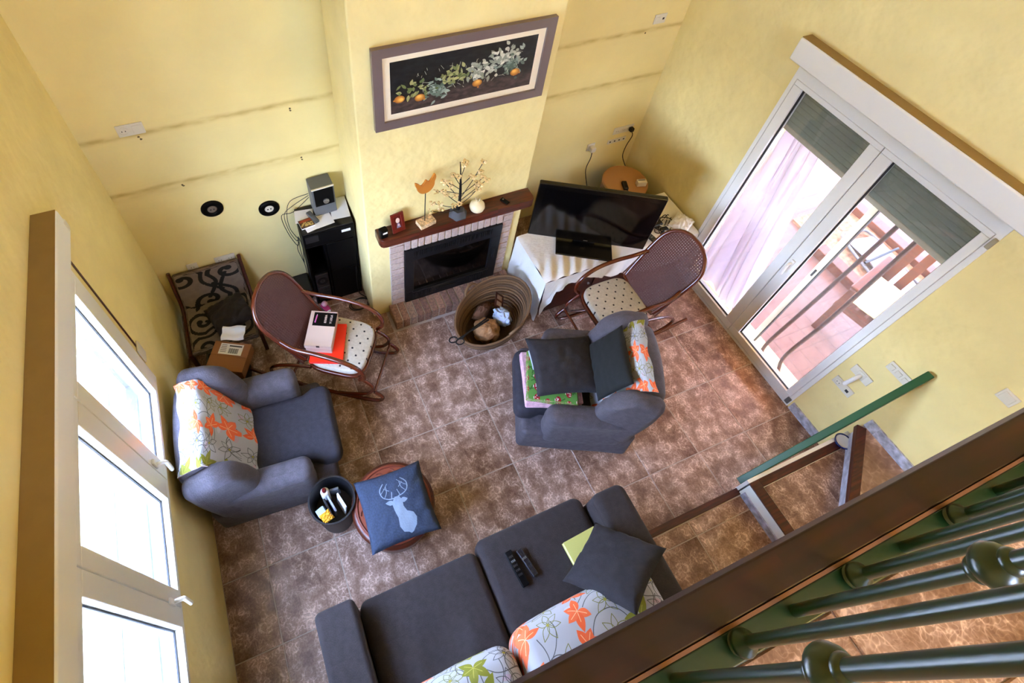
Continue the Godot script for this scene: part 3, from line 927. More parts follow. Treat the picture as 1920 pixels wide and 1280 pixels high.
func outside() -> void:
	var pv := blank(256, 256, Color(0.44, 0.325, 0.29))
	grain(pv, noise(0.03, 101, 3), 0.10)
	for i in 8:
		pv.fill_rect(Rect2i(i * 32, 0, 2, 256), Color(0.37, 0.275, 0.245))
		pv.fill_rect(Rect2i(0, i * 32, 256, 2), Color(0.37, 0.275, 0.245))
	mat("porch_tile", Color.WHITE, 0.75, {"tex": tex(pv), "tri": 0.8})
	struct(part("floor_porch", boxes([[W + 0.25, 9.5, -0.2, -0.012, -4, 8]]), M.porch_tile))
	struct(part("ground", boxes([[-14, -0.25, -0.4, -0.2, -8, 12]]), mat("pale_ground", Color(0.80, 0.79, 0.77), 0.9)))
	struct(part("wall_garden", boxes([[9.5, 9.7, -0.2, 2.6, -4, 8]]), mat("white_wall", Color(0.93, 0.92, 0.91), 0.9)))

	struct(part("ceiling_porch", boxes([[W + 0.25, 8.3, 2.62, 2.625, -2.5, 6.0]]), mat("awning", Color(0.88, 0.70, 0.50), 0.9, {"back": Color(0.75, 0.58, 0.40)})))
	# white curtain drawn to one side in front of the left leaf
	var cu := MB.new()
	cu.sheet(110, 40, 0.003, func(u: float, w: float) -> Vector3:
		var right := lerpf(1.755, 1.40, pow(w, 0.8))
		var z := lerpf(1.112, right, u)
		var fold := 0.026 * sin(u * 40.0 + 2.0 * sin(w * 3.0 + u * 9)) * lerpf(1.0, 0.7, w) + 0.016 * sin(u * 17.0 + w * 4.0)
		return Vector3(W + 0.185 + fold, 0.004 + w * 2.25, z + 0.012 * sin(w * 9 + u * 30)))
	var cv := part("curtain", cu, mat("gauze", Color(0.94, 0.91, 0.91), 0.9, {"back": Color(0.74, 0.71, 0.74)}))
	tag(cv, "white gauzy curtain hanging in folds outside the left door leaf", "curtain")

	# upright of a fly screen and two loose cords hanging beside it
	var fs := MB.new()
	for b in [[W + 0.14, W + 0.165, 0.0, 2.3, 1.93, 1.975]]: fs.rbox(Vector3(b[0] + b[1], b[2] + b[3], b[4] + b[5]) * 0.5, Vector3(b[1] - b[0], b[3] - b[2], b[5] - b[4]), 0.003, 1)
	var scr := thing("screen_door", "cream upright of a fly screen standing outside the right door leaf", "screen", Vector3.ZERO)
	part("stile", fs, mat("cream", Color(0.90, 0.87, 0.74), 0.5), scr)
	part("gasket", boxes([[W + 0.138, W + 0.168, 0.0, 2.3, 1.975, 1.983]]), M.rubber, scr)
	part("lock", rb([W + 0.132, W + 0.14, 0.95, 1.02, 1.945, 1.96], 0.003), M.rubber, scr)
	for i in 2:
		var z0: float = [2.085, 2.245][i]
		var cord := tubes(curve([Vector3(W + 0.12, 2.28, z0 + 0.055 - i * 0.045), Vector3(W + 0.12, 1.5, z0 + 0.035 - i * 0.02), Vector3(W + 0.115, 0.8, z0 + 0.015), Vector3(W + 0.11, 0.25, z0 - 0.005), Vector3(W + 0.12, 0.06, z0 + (0.0 if i == 0 else 0.03)), Vector3(W + 0.13, 0.0, z0 + (0.02 if i == 0 else 0.06))], 6), 0.015, 8)
		tag(part("cord", cord, M.dark_wood), ["dark cord hanging outside the right door leaf, nearer the fly screen", "dark cord hanging outside the right door leaf, further from the fly screen"][i], "cord")

	# wooden garden chair with a cream cushion
	var ch := thing("garden_chair", "light wooden garden chair with a cream seat cushion on the terrace", "chair", Vector3(5.44, -0.0115, 2.24), 12)
	for q in [[-0.24, -0.24, 0.58], [-0.24, 0.24, 0.58], [0.24, -0.24, 0.62], [0.24, 0.24, 0.62]]:
		part("leg", rb([q[0] - 0.025, q[0] + 0.025, 0.0, q[2], q[1] - 0.025, q[1] + 0.025], 0.006), M.outdoor_wood, ch)
	part("seat_frame", boxes([[-0.26, 0.26, 0.34, 0.40, -0.27, -0.22], [-0.26, 0.26, 0.34, 0.40, 0.22, 0.27], [-0.26, -0.21, 0.34, 0.40, -0.22, 0.22], [0.21, 0.26, 0.34, 0.40, -0.22, 0.22]]), M.outdoor_wood, ch)
	for k in 5: part("seat_slat", rb([-0.21, 0.21, 0.375, 0.395, -0.20 + k * 0.088, -0.135 + k * 0.088], 0.004), M.outdoor_wood, ch)
	for s in [-1, 1]: part("armrest", rb([-0.28, 0.30, 0.60, 0.63, s * 0.24 - 0.035, s * 0.24 + 0.035], 0.012), M.outdoor_wood, ch)
	for k in 4: part("back_slat", rb([0.255, 0.275, 0.42, 0.92, -0.20 + k * 0.11, -0.13 + k * 0.11], 0.005), M.outdoor_wood, ch)
	var pd := MB.new(); pd.pillow(0.48, 0.46, 0.11, X(Vector3(0, 0.46, 0)), 0.004, 5)
	tag(part("cushion", pd, mat("cream_cloth", Color(0.93, 0.88, 0.70), 0.9)), "plump cream cushion lying on the seat of the garden chair", "cushion")
	var sc := get_child(get_child_count() - 1) as Node3D
	sc.position = ch.position; sc.rotation = ch.rotation

	# low sleepers bounding a bed of gravel, and folded things lying in it
	for i in 2:
		var sx: float = [5.82, 6.63][i]
		tag(part("sleeper", rb([sx - 0.06, sx + 0.06, -0.012, 0.09, 1.40 - i * 0.40, 3.6], 0.008), M.outdoor_wood), ["wooden sleeper on the terrace, nearer the glass door", "wooden sleeper on the terrace, further from the glass door"][i], "sleeper")
	tag(part("gravel_bed", boxes([[5.89, 6.56, -0.012, 0.02, 1.0, 3.6]]), mat("gravel", Color(0.66, 0.58, 0.56), 0.95, {"tex": M.stone.albedo_texture, "tri": 3.0})), "flat bed of greyish gravel between the two wooden sleepers", "gravel")
	var lg := thing("sunlounger", "folded grey sunlounger lying between the wooden sleepers outside", "sunlounger", Vector3(6.22, 0.022, 1.95), 80)
	part("frame", tubes(curve([Vector3(-0.5, 0.03, -0.17), Vector3(0.5, 0.03, -0.17), Vector3(0.56, 0.03, 0), Vector3(0.5, 0.03, 0.17), Vector3(-0.5, 0.03, 0.17), Vector3(-0.56, 0.03, 0)], 5, true), 0.014, 8, true), M.grey_plastic, lg)
	var lc := MB.new()
	lc.rbox(Vector3(0, 0.05, 0), Vector3(1.0, 0.02, 0.3), 0.008, 1, 6, Transform3D(), func(p: Vector3) -> Vector3: return p + Vector3(0, 0.02 * sin(p.x * 9), 0))
	part("sling", lc, mat("grey_sling", Color(0.55, 0.53, 0.56), 0.9), lg)
	part("leg", tubes([Vector3(-0.3, 0.07, -0.2), Vector3(-0.25, 0.10, 0.22)], 0.012, 8), M.iron, lg)
	part("leg", tubes([Vector3(0.2, 0.07, -0.2), Vector3(0.28, 0.10, 0.22)], 0.012, 8), M.iron, lg)

	# timber trellis with straw screening beyond the curtain
	var tr := thing("trellis", "timber trellis with yellow straw screening beyond the white curtain", "trellis", Vector3(6.55, -0.012, -0.15), 20)
	for z in [-0.5, 0.0, 0.5]: part("post", rb([-0.03, 0.03, 0, 1.0, z - 0.035, z + 0.035], 0.006), M.outdoor_wood, tr)
	for y in [0.30, 0.72]: part("rail", rb([-0.045, -0.03, y, y + 0.09, -0.56, 0.56], 0.004), M.outdoor_wood, tr)
	var stw := MB.new()
	for k in 40: stw.tube([Vector3(0.045, 0.1, -0.54 + k * 0.0275), Vector3(0.045, 0.98, -0.54 + k * 0.0275 + rng.randf_range(-0.01, 0.01))], 0.012, 6)
	var so := part("straw_screen", stw, mat("straw_yellow", Color(0.86, 0.70, 0.38), 0.9), tr); so.set_meta("kind", "stuff")


# ---------------------------------------------------------------- fireplace and what stands on it
func slab(mb: MB, outline: PackedVector2Array, y0: float, y1: float, bev := 0.008, crown := 0.0) -> void:    # convex outline in x, z
	var lo := Vector2(1e9, 1e9); var hi := Vector2(-1e9, -1e9); var c := Vector2.ZERO
	for p in outline: lo = lo.min(p); hi = hi.max(p); c += p / outline.size()
	var n := outline.size()
	if not Geometry2D.is_polygon_clockwise(outline): outline.reverse()
	var rings := [[y0 + bev, 0.0], [y1 - bev, 0.0], [y1 - bev * 0.3, bev * 0.3], [y1, bev]]
	var first := mb.v.size()
	for q in rings:
		for i in n:
			var p := outline[i]; var d := (p - c)
			p = c + d * (1.0 - q[1] / maxf(d.length(), 0.001))
			mb.vert(Vector3(p.x, q[0], p.y), Vector3.UP, (p - lo) / (hi - lo))
	for k in rings.size() - 1:
		for i in n:
			var a := first + k * n + i; var b := first + k * n + (i + 1) % n
			mb.tri(a, b, b + n); mb.tri(a, b + n, a + n)
	var steps := 4
	var prev := first + (rings.size() - 1) * n
	for s in range(1, steps + 1):
		var t := 1.0 - float(s) / steps
		var st := mb.v.size()
		for i in n:
			var p := c + (outline[i] - c) * (1.0 - bev / maxf((outline[i] - c).length(), 0.001)) * maxf(t, 0.001)
			mb.vert(Vector3(p.x, y1 + crown * (1.0 - t * t), p.y), Vector3.UP, (p - lo) / (hi - lo))
		for i in n:
			mb.tri(prev + i, prev + (i + 1) % n, st + (i + 1) % n); mb.tri(prev + i, st + (i + 1) % n, st + i)
		prev = st
	mb.recalc(first)
	# underside
	var u := mb.v.size()
	for i in n: mb.vert(Vector3(outline[i].x, y0 + bev, outline[i].y), Vector3.DOWN)
	var m := mb.vert(Vector3(c.x, y0, c.y), Vector3.DOWN)
	for i in n: mb.tri(m, u + (i + 1) % n, u + i)


func superellipse(a: float, b: float, p := 3.0, n := 40) -> PackedVector2Array:
	var o := PackedVector2Array()
	for i in n:
		var t := TAU * i / n
		o.append(Vector2(a * signf(cos(t)) * pow(absf(cos(t)), 2.0 / p), b * signf(sin(t)) * pow(absf(sin(t)), 2.0 / p)))
	return o


func fireplace() -> void:
	var f := thing("fireplace", "brick fireplace with a black stove insert and a red-brown wooden mantel shelf", "fireplace", Vector3(2.21, 0, 0.583))
	var O := -f.position
	var hold := func(o: Node3D) -> Node3D:
		o.position += O
		return o
	hold.call(part("mortar", boxes([[1.684, 2.727, 0.112, 1.05, 0.583, 0.590], [1.662, 2.766, 0.0, 0.104, 0.583, 0.764]]), M.mortar, f))
	var ym := 0.118
	var cm := {}
	for k in 13:
		for col in [[1.688, 1.797], [2.639, 2.724]]:
			var wd: float = col[1] - col[0]
			var key := int(wd * 1000)
			if not cm.has(key):
				var b := MB.new(); b.rbox(Vector3.ZERO, Vector3(wd, 0.057, 0.018), 0.004, 1); cm[key] = b.mesh()
			hold.call(piece("brick", cm[key], M["pale_brick_%d" % (rng.randi() % 4)], f, Vector3((col[0] + col[1]) / 2, ym + 0.031 + k * 0.0715, 0.592 + rng.randf_range(-0.001, 0.001))))
	var tb := MB.new(); tb.rbox(Vector3.ZERO, Vector3(0.046, 0.222, 0.018), 0.004, 1)
	var tm := tb.mesh()
	for k in 15: hold.call(piece("brick", tm, M["pale_brick_%d" % (rng.randi() % 4)], f, Vector3(1.827 + k * 0.0558, 0.933, 0.592 + rng.randf_range(-0.001, 0.001))))
	var hb := MB.new(); hb.rbox(Vector3.ZERO, Vector3(0.059, 0.112, 0.190), 0.006, 2)
	var hm := hb.mesh()
	for k in 17: hold.call(piece("brick", hm, M["brick_%d" % (rng.randi() % 4)], f, Vector3(1.690 + k * 0.0655, 0.056 + rng.randf_range(-0.001, 0.001), 0.678 + rng.randf_range(-0.002, 0.002))))
	var sh := MB.new()
	slab(sh, PackedVector2Array([Vector2(1.585, 0.584), Vector2(1.585, 0.672), Vector2(1.592, 0.695), Vector2(1.607, 0.709), Vector2(1.63, 0.713), Vector2(2.77, 0.713), Vector2(2.793, 0.709), Vector2(2.808, 0.695), Vector2(2.815, 0.672), Vector2(2.815, 0.584)]), 1.062, 1.145, 0.008)
	hold.call(part("mantel_shelf", sh, M.red_wood, f))
	hold.call(part("moulding", rb([1.62, 2.785, 1.043, 1.068, 0.584, 0.690], 0.006), M.red_wood, f))
	# stove insert
	var fr := MB.new()
	for b in [[1.80, 2.636, 0.68, 0.817], [1.80, 2.636, 0.116, 0.262], [1.80, 1.876, 0.262, 0.68], [2.545, 2.636, 0.262, 0.68]]:
		fr.rbox(Vector3((b[0] + b[1]) / 2, (b[2] + b[3]) / 2, 0.598), Vector3(b[1] - b[0], b[3] - b[2], 0.03), 0.004, 1)
	var ins := hold.call(part("stove_insert", fr, M.iron, f)) as Node3D
	part("glass", boxes([[1.87, 2.55, 0.255, 0.686, 0.590, 0.602]]), M.dark_glass, ins)
	var v1 := MB.new(); v1.box(Vector3.ZERO, Vector3(0.008, 0.058, 0.007))
	var v2 := MB.new(); v2.box(Vector3.ZERO, Vector3(0.008, 0.075, 0.007))
	var vm1 := v1.mesh(); var vm2 := v2.mesh()
	for k in 40: piece("vent_bar", vm1, M.iron, ins, Vector3(1.87 + k * 0.0172, 0.762, 0.616))
	for k in 11: piece("vent_bar", vm2, M.iron, ins, Vector3(1.872 + k * 0.0175, 0.185, 0.616))
	for k in 8: piece("vent_bar", vm2, M.iron, ins, Vector3(2.40 + k * 0.0175, 0.185, 0.616))
	part("ledge", rb([1.862, 2.56, 0.253, 0.265, 0.600, 0.630], 0.004), M.iron, ins)
	part("handle", rb([2.575, 2.59, 0.42, 0.54, 0.613, 0.635], 0.005), M.iron, ins)
	part("damper", rb([2.07, 2.36, 0.17, 0.20, 0.612, 0.622], 0.003), M.iron, ins)


func mantel_things() -> void:
	var y := 1.1455
	var ck := thing("alarm_clock", "small black box with a white label at the left end of the mantel", "clock", Vector3(1.622, y, 0.668), 8)
	part("body", rb([-0.030, 0.030, 0, 0.085, -0.024, 0.024], 0.012), M.black_plastic, ck)
	part("label", boxes([[-0.014, 0.020, 0.050, 0.066, 0.0242, 0.0252]]), M.paper, ck)

	var ph := thing("photo_frame", "small red-brown frame with a pale portrait leaning on the mantel", "picture frame", Vector3(1.742, y, 0.660), 10)
	var tilt := X(Vector3.ZERO, Vector3(-14, 0, 0))
	var fb := MB.new()
	for b in [[-0.05, 0.05, 0.0, 0.028], [-0.05, 0.05, 0.135, 0.158], [-0.05, -0.026, 0.028, 0.135], [0.026, 0.05, 0.028, 0.135]]:
		fb.rbox(Vector3((b[0] + b[1]) / 2, (b[2] + b[3]) / 2, 0), Vector3(b[1] - b[0], b[3] - b[2], 0.014), 0.003, 1, 1, tilt)
	part("frame", fb, mat("red_frame", Color(0.40, 0.10, 0.06), 0.35), ph)
	var im := blank(64, 128, Color(0.36, 0.10, 0.07))
	disc(im, Vector2(32, 46), 19, Color(0.88, 0.78, 0.74), 24); fill(im, PackedVector2Array([Vector2(14, 118), Vector2(24, 74), Vector2(42, 74), Vector2(54, 118)]), Color(0.50, 0.50, 0.60)); disc(im, Vector2(36, 92), 9, Color(0.85, 0.72, 0.70))
	var pq := MB.new()
	pq.quad(tilt * Vector3(-0.027, 0.026, 0.002), tilt * Vector3(0.027, 0.026, 0.002), tilt * Vector3(0.027, 0.137, 0.002), tilt * Vector3(-0.027, 0.137, 0.002))
	part("portrait", pq, mat("portrait", Color.WHITE, 0.3, {"tex": tex(im)}), ph)
	part("strut", rb([-0.012, 0.012, 0.0, 0.10, -0.050, -0.046], 0.001, 1), M.dark_wood, ph)

	var tu := thing("tulip_ornament", "orange wooden tulip on a thin stem set in a stone block", "ornament", Vector3(1.945, y, 0.657), 12)
	var bs := MB.new(); bs.rbox(Vector3(0, 0.019, 0), Vector3(0.128, 0.038, 0.078), 0.004, 1)
	part("base", bs, M.stone, tu)
	part("stem", tubes([Vector3(-0.01, 0.035, 0), Vector3(-0.012, 0.2, 0), Vector3(-0.012, 0.36, 0)], 0.0035, 8), M.iron, tu)
	var out := PackedVector2Array()
	for k in 17:
		var a := PI + PI * k / 16.0
		out.append(Vector2(0.068 * cos(a), 0.062 * sin(a)))
	for p in smooth2([Vector2(0.071, 0.01), Vector2(0.082, 0.036), Vector2(0.076, 0.064), Vector2(0.056, 0.044), Vector2(0.030, 0.020), Vector2(0.016, 0.034), Vector2(0.004, 0.042), Vector2(-0.010, 0.026), Vector2(-0.034, 0.012), Vector2(-0.054, 0.034), Vector2(-0.078, 0.052), Vector2(-0.078, 0.024)], 3): out.append(p)
	var tp := MB.new(); tp.prism(out, 0.014, X(Vector3(-0.012, 0.395, -0.007), Vector3(-8, 0, 0)))
	part("flower", tp, mat("orange_wood", Color(0.78, 0.50, 0.17), 0.5), tu)

	var wt := thing("wire_tree", "wire tree with small cream blossoms in a grey hexagonal pot", "ornament", Vector3(2.195, y, 0.657))
	var pot := MB.new()
	pot.lathe([Vector2(0, 0), Vector2(0.070, 0), Vector2(0.072, 0.012), Vector2(0.044, 0.062), Vector2(0.037, 0.062), Vector2(0.0, 0.058)], 6, Transform3D(), 0.95)
	part("pot", pot, mat("pot_grey", Color(0.25, 0.26, 0.28), 0.7), wt)
	var tr := MB.new()
	tr.tube(curve([Vector3(0, 0.05, 0), Vector3(0.002, 0.2, 0.004), Vector3(-0.003, 0.34, 0), Vector3(-0.012, 0.46, 0.0), Vector3(-0.02, 0.525, 0.0)], 5), [0.0115, 0.0115, 0.011, 0.011, 0.011, 0.0105, 0.010, 0.010, 0.0095, 0.009, 0.008, 0.006, 0.006, 0.005, 0.005, 0.005, 0.004, 0.004, 0.003, 0.003, 0.003], 8)
	var fl := MB.new()
	var tips := [[0.16, 0.13, 0.525], [0.20, 0.165, 0.335], [0.10, 0.13, 0.31], [0.26, -0.15, 0.43], [0.22, -0.19, 0.32], [0.08, -0.20, 0.185], [0.06, -0.21, 0.10], [0.12, -0.10, 0.24], [0.30, 0.06, 0.40], [0.30, -0.06, 0.42], [0.40, 0.03, 0.50], [0.14, 0.20, 0.30], [0.10, -0.06, 0.16], [0.18, -0.11, 0.34]]
	for q in tips:
		var s := Vector3(0, q[0], 0); var e := Vector3(q[1], q[2], rng.randf_range(-0.03, 0.05))
		var mid := s.lerp(e, 0.5) + Vector3(0, -0.012 + 0.03 * rng.randf(), 0.01)
		tr.tube(curve([s, mid, e], 5), 0.0025, 6)
		var side := s.lerp(e, 0.7) + Vector3(rng.randf_range(-0.03, 0.03), 0.03, 0.02)
		tr.tube([s.lerp(e, 0.6), side], 0.0018, 5)
		for c in [e, side]:
			for k in 6:
				var a := TAU * k / 6.0 + rng.randf()
				var pc: Vector3 = c + Vector3(cos(a), 0.35 * sin(a * 2), sin(a)) * 0.015
				fl.lathe([Vector2(0, -0.004), Vector2(0.0105, 0), Vector2(0, 0.006)], 7, X(pc, Vector3(rng.randf_range(-40, 40), 0, rng.randf_range(-40, 40))), 0.0)
	part("branches", tr, M.iron, wt)
	var fo := part("blossoms", fl, mat("blossom", Color(0.93, 0.84, 0.64), 0.8), wt); fo.set_meta("kind", "stuff")

	var gp := thing("ceramic_pomegranate", "cream ceramic fruit ornament with a crowned top on the mantel", "ornament", Vector3(2.345, y, 0.662))
	var gb := MB.new()
	gb.lathe([Vector2(0, 0), Vector2(0.030, 0.001), Vector2(0.050, 0.016), Vector2(0.058, 0.040), Vector2(0.053, 0.064), Vector2(0.036, 0.082), Vector2(0.016, 0.092), Vector2(0.010, 0.100), Vector2(0.012, 0.106)], 24, Transform3D(), 0.3)
	part("body", gb, mat("cream_glaze", Color(0.88, 0.83, 0.68), 0.35), gp)
	var cr := MB.new()
	for k in 5: cr.tube([Vector3(0.008, 0.098, 0).rotated(Vector3.UP, k * TAU / 5), Vector3(0.02, 0.128, 0).rotated(Vector3.UP, k * TAU / 5)], [0.007, 0.002], 6)
	part("crown", cr, M.cream_glaze, gp)

	var rm := thing("remote_control", "small black remote control lying at the right end of the mantel", "remote control", Vector3(2.578, y, 0.657), 25)
	part("body", rb([-0.016, 0.016, 0, 0.013, -0.035, 0.035], 0.004), M.black_plastic, rm)
	part("button", boxes([[-0.006, 0.006, 0.013, 0.0145, -0.022, -0.012]]), M.grey_plastic, rm)


# ---------------------------------------------------------------- on the walls
func plate(called: String, label: String, cat: String, at: Vector3, w: float, h: float, side: String, kinds: Array, group := "") -> Node3D:
	var t := thing(called, label, cat, at, 0.0, group)
	if side == "right": t.rotation.y = deg_to_rad(-90)
	part("plate", rb([-w / 2, w / 2, -h / 2, h / 2, 0.0005, 0.010], 0.004), M.pale_plastic, t)
	var n := kinds.size()
	for i in n:
		var cx := -w / 2 + w * (i + 0.5) / n
		var s := minf(w / n, h) * 0.78
		if kinds[i] == "socket":
			var mb := MB.new(); mb.lathe([Vector2(s * 0.46, 0.010), Vector2(s * 0.46, 0.0125), Vector2(s * 0.40, 0.0125), Vector2(s * 0.38, 0.006), Vector2(0, 0.006)], 20, X(Vector3(cx, 0, 0), Vector3(90, 0, 0)))
			part("socket", mb, M.pale_plastic, t)
			part("pin_hole", boxes([[cx - s * 0.2, cx - s * 0.12, -0.004, 0.004, 0.0125, 0.013], [cx + s * 0.12, cx + s * 0.2, -0.004, 0.004, 0.0125, 0.013]]), M.rubber, t)
		elif kinds[i] == "rocker":
			part("rocker_switch", rb([cx - s * 0.46, cx + s * 0.46, -s * 0.46, s * 0.46, 0.008, 0.015], 0.004), M.pale_plastic, t)
		elif kinds[i] == "jack":
			part("jack", boxes([[cx - s * 0.2, cx + s * 0.2, -s * 0.2, s * 0.2, 0.010, 0.0108]]), M.dark_plastic, t)
	return t


func wall_things() -> void:
	var p := thing("framed_picture", "long framed still life of lemons and pale flowers hung on the chimney breast", "picture", Vector3(2.18, 2.033, 0.583))
	var z := 0.0
	var fr := MB.new()
	var x0 := -0.553; var x1 := 0.553; var h := 0.537; var w := 0.056
	for q in [[Vector2(x0, 0), Vector2(x1, 0), Vector2(x1 - w, w), Vector2(x0 + w, w)], [Vector2(x1, 0), Vector2(x1, h), Vector2(x1 - w, h - w), Vector2(x1 - w, w)], [Vector2(x1, h), Vector2(x0, h), Vector2(x0 + w, h - w), Vector2(x1 - w, h - w)], [Vector2(x0, h), Vector2(x0, 0), Vector2(x0 + w, w), Vector2(x0 + w, h - w)]]:
		fr.prism(PackedVector2Array(q), 0.030, X(Vector3(0, 0, 0.001)))
	part("frame", fr, mat("frame_mauve", Color(0.43, 0.37, 0.355), 0.3, {"coat": 0.3}), p)
	part("mount", boxes([[x0 + w - 0.004, x1 - w + 0.004, w - 0.004, h - w + 0.004, 0.004, 0.016]]), mat("mount", Color(0.93, 0.88, 0.76), 0.8), p)
	var pq := MB.new()
	pq.quad(Vector3(-0.452, 0.098, 0.0168), Vector3(0.452, 0.098, 0.0168), Vector3(0.452, 0.440, 0.0168), Vector3(-0.452, 0.440, 0.0168))
	part("print", pq, M.painting, p)

	plate("wall_socket", "white double plate of socket and switch high on the left of the back wall", "socket", Vector3(0.295, 1.945, 0), 0.150, 0.082, "back", ["socket", "rocker"])
	plate("wall_socket", "white double plate high in the right alcove near the corner", "socket", Vector3(4.115, 1.985, 0), 0.110, 0.080, "back", ["rocker", "jack"])
	plate("wall_socket", "white row of three sockets with a black plug behind the television", "socket", Vector3(4.165, 0.885, 0), 0.215, 0.078, "back", ["socket", "socket", "socket"])
	plate("aerial_outlet", "narrow white strip of aerial jacks below the row of sockets behind the television", "outlet", Vector3(4.13, 0.765, 0), 0.20, 0.05, "back", ["jack", "jack", "jack", "jack"])
	plate("wall_socket", "single white socket with a pale plug beside the chimney behind the television", "socket", Vector3(3.845, 0.765, 0), 0.082, 0.082, "back", ["socket"])
	plate("wall_socket", "white double socket just above the scroll patterned chair", "socket", Vector3(0.505, 0.585, 0), 0.155, 0.078, "back", ["socket", "socket"])
	plate("wall_socket", "small single socket above the left edge of the scroll patterned chair", "socket", Vector3(0.26, 0.59, 0), 0.08, 0.078, "back", ["socket"])
	plate("light_switch", "white triple switch plate just above the green plank on the right wall", "switch", Vector3(W, 1.04, 2.79), 0.155, 0.080, "right", ["rocker", "rocker", "rocker"])
	plate("light_switch", "white square switch alone on the right wall, furthest from the glass door", "switch", Vector3(W, 1.46, 3.16), 0.085, 0.085, "right", ["rocker"])
	plate("wall_socket", "white double socket low on the right wall between door and stairs", "socket", Vector3(W, 0.60, 2.665), 0.15, 0.078, "right", ["socket", "jack"])
	var sw := plate("shutter_switch", "white plate with a tilted white lever on the right wall beside the door", "switch", Vector3(W, 0.80, 2.675), 0.14, 0.080, "right", ["rocker"])
	part("lever", tubes(curve([Vector3(0.0, 0.0, 0.015), Vector3(0.0, -0.01, 0.05), Vector3(-0.004, -0.05, 0.062), Vector3(-0.012, -0.12, 0.055)], 5), 0.014, 8), M.white_pvc, sw)
	var pl := thing("plug", "black plug and flex in the row of sockets behind the television", "plug", Vector3(4.237, 0.885, 0.012))
	part("plug_body", rb([-0.02, 0.02, -0.02, 0.02, 0.0, 0.04], 0.009), M.rubber, pl)
	part("flex", tubes(curve([Vector3(0, -0.015, 0.03), Vector3(0.012, -0.06, 0.045), Vector3(0.0, -0.20, 0.03), Vector3(-0.02, -0.30, 0.06), Vector3(-0.03, -0.36, 0.18)], 6), 0.004, 7), M.rubber, pl)
	var p2 := thing("plug", "pale square plug with a dark flex in the single socket by the chimney", "plug", Vector3(3.845, 0.765, 0.012))
	part("plug_body", rb([-0.025, 0.025, -0.025, 0.025, 0.0, 0.05], 0.008), M.pale_plastic, p2)
	part("flex", tubes(curve([Vector3(0, -0.02, 0.03), Vector3(0.0, -0.10, 0.04), Vector3(-0.05, -0.20, 0.08), Vector3(-0.08, -0.30, 0.2)], 6), 0.004, 7), M.rubber, p2)
	for q in [[0.556, 1.150, 0.035, "black ring with a dull centre on the back wall, nearer the left corner"], [0.935, 1.012, 0.031, "black ring with a white socket centre on the back wall, nearer the printer"]]:
		var t := thing("wall_ring", q[3], "socket ring", Vector3(q[0], q[1], 0.0005))
		var rg := MB.new()
		rg.lathe([Vector2(0.077, 0.0), Vector2(0.077, 0.010), Vector2(0.068, 0.018), Vector2(0.040, 0.018), Vector2(0.034, 0.012), Vector2(0.033, 0.002)], 32, X(Vector3.ZERO, Vector3(90, 0, 0)), 0.3)
		part("ring", rg, M.black_plastic, t)
		var sc := MB.new(); sc.lathe([Vector2(0.034, 0.001), Vector2(0.033, 0.012), Vector2(0.028, 0.014), Vector2(0.0, 0.012)], 24, X(Vector3.ZERO, Vector3(90, 0, 0)), 0.3)
		part("centre", sc, M.pale_plastic if q[0] > 0.8 else mat("dull_centre", Color(0.42, 0.37, 0.32), 0.6), t)
		part("pin_hole", boxes([[-0.016, -0.006, -0.006, 0.006, 0.0135, 0.0145], [0.006, 0.016, -0.006, 0.006, 0.0135, 0.0145]]), M.rubber, t)


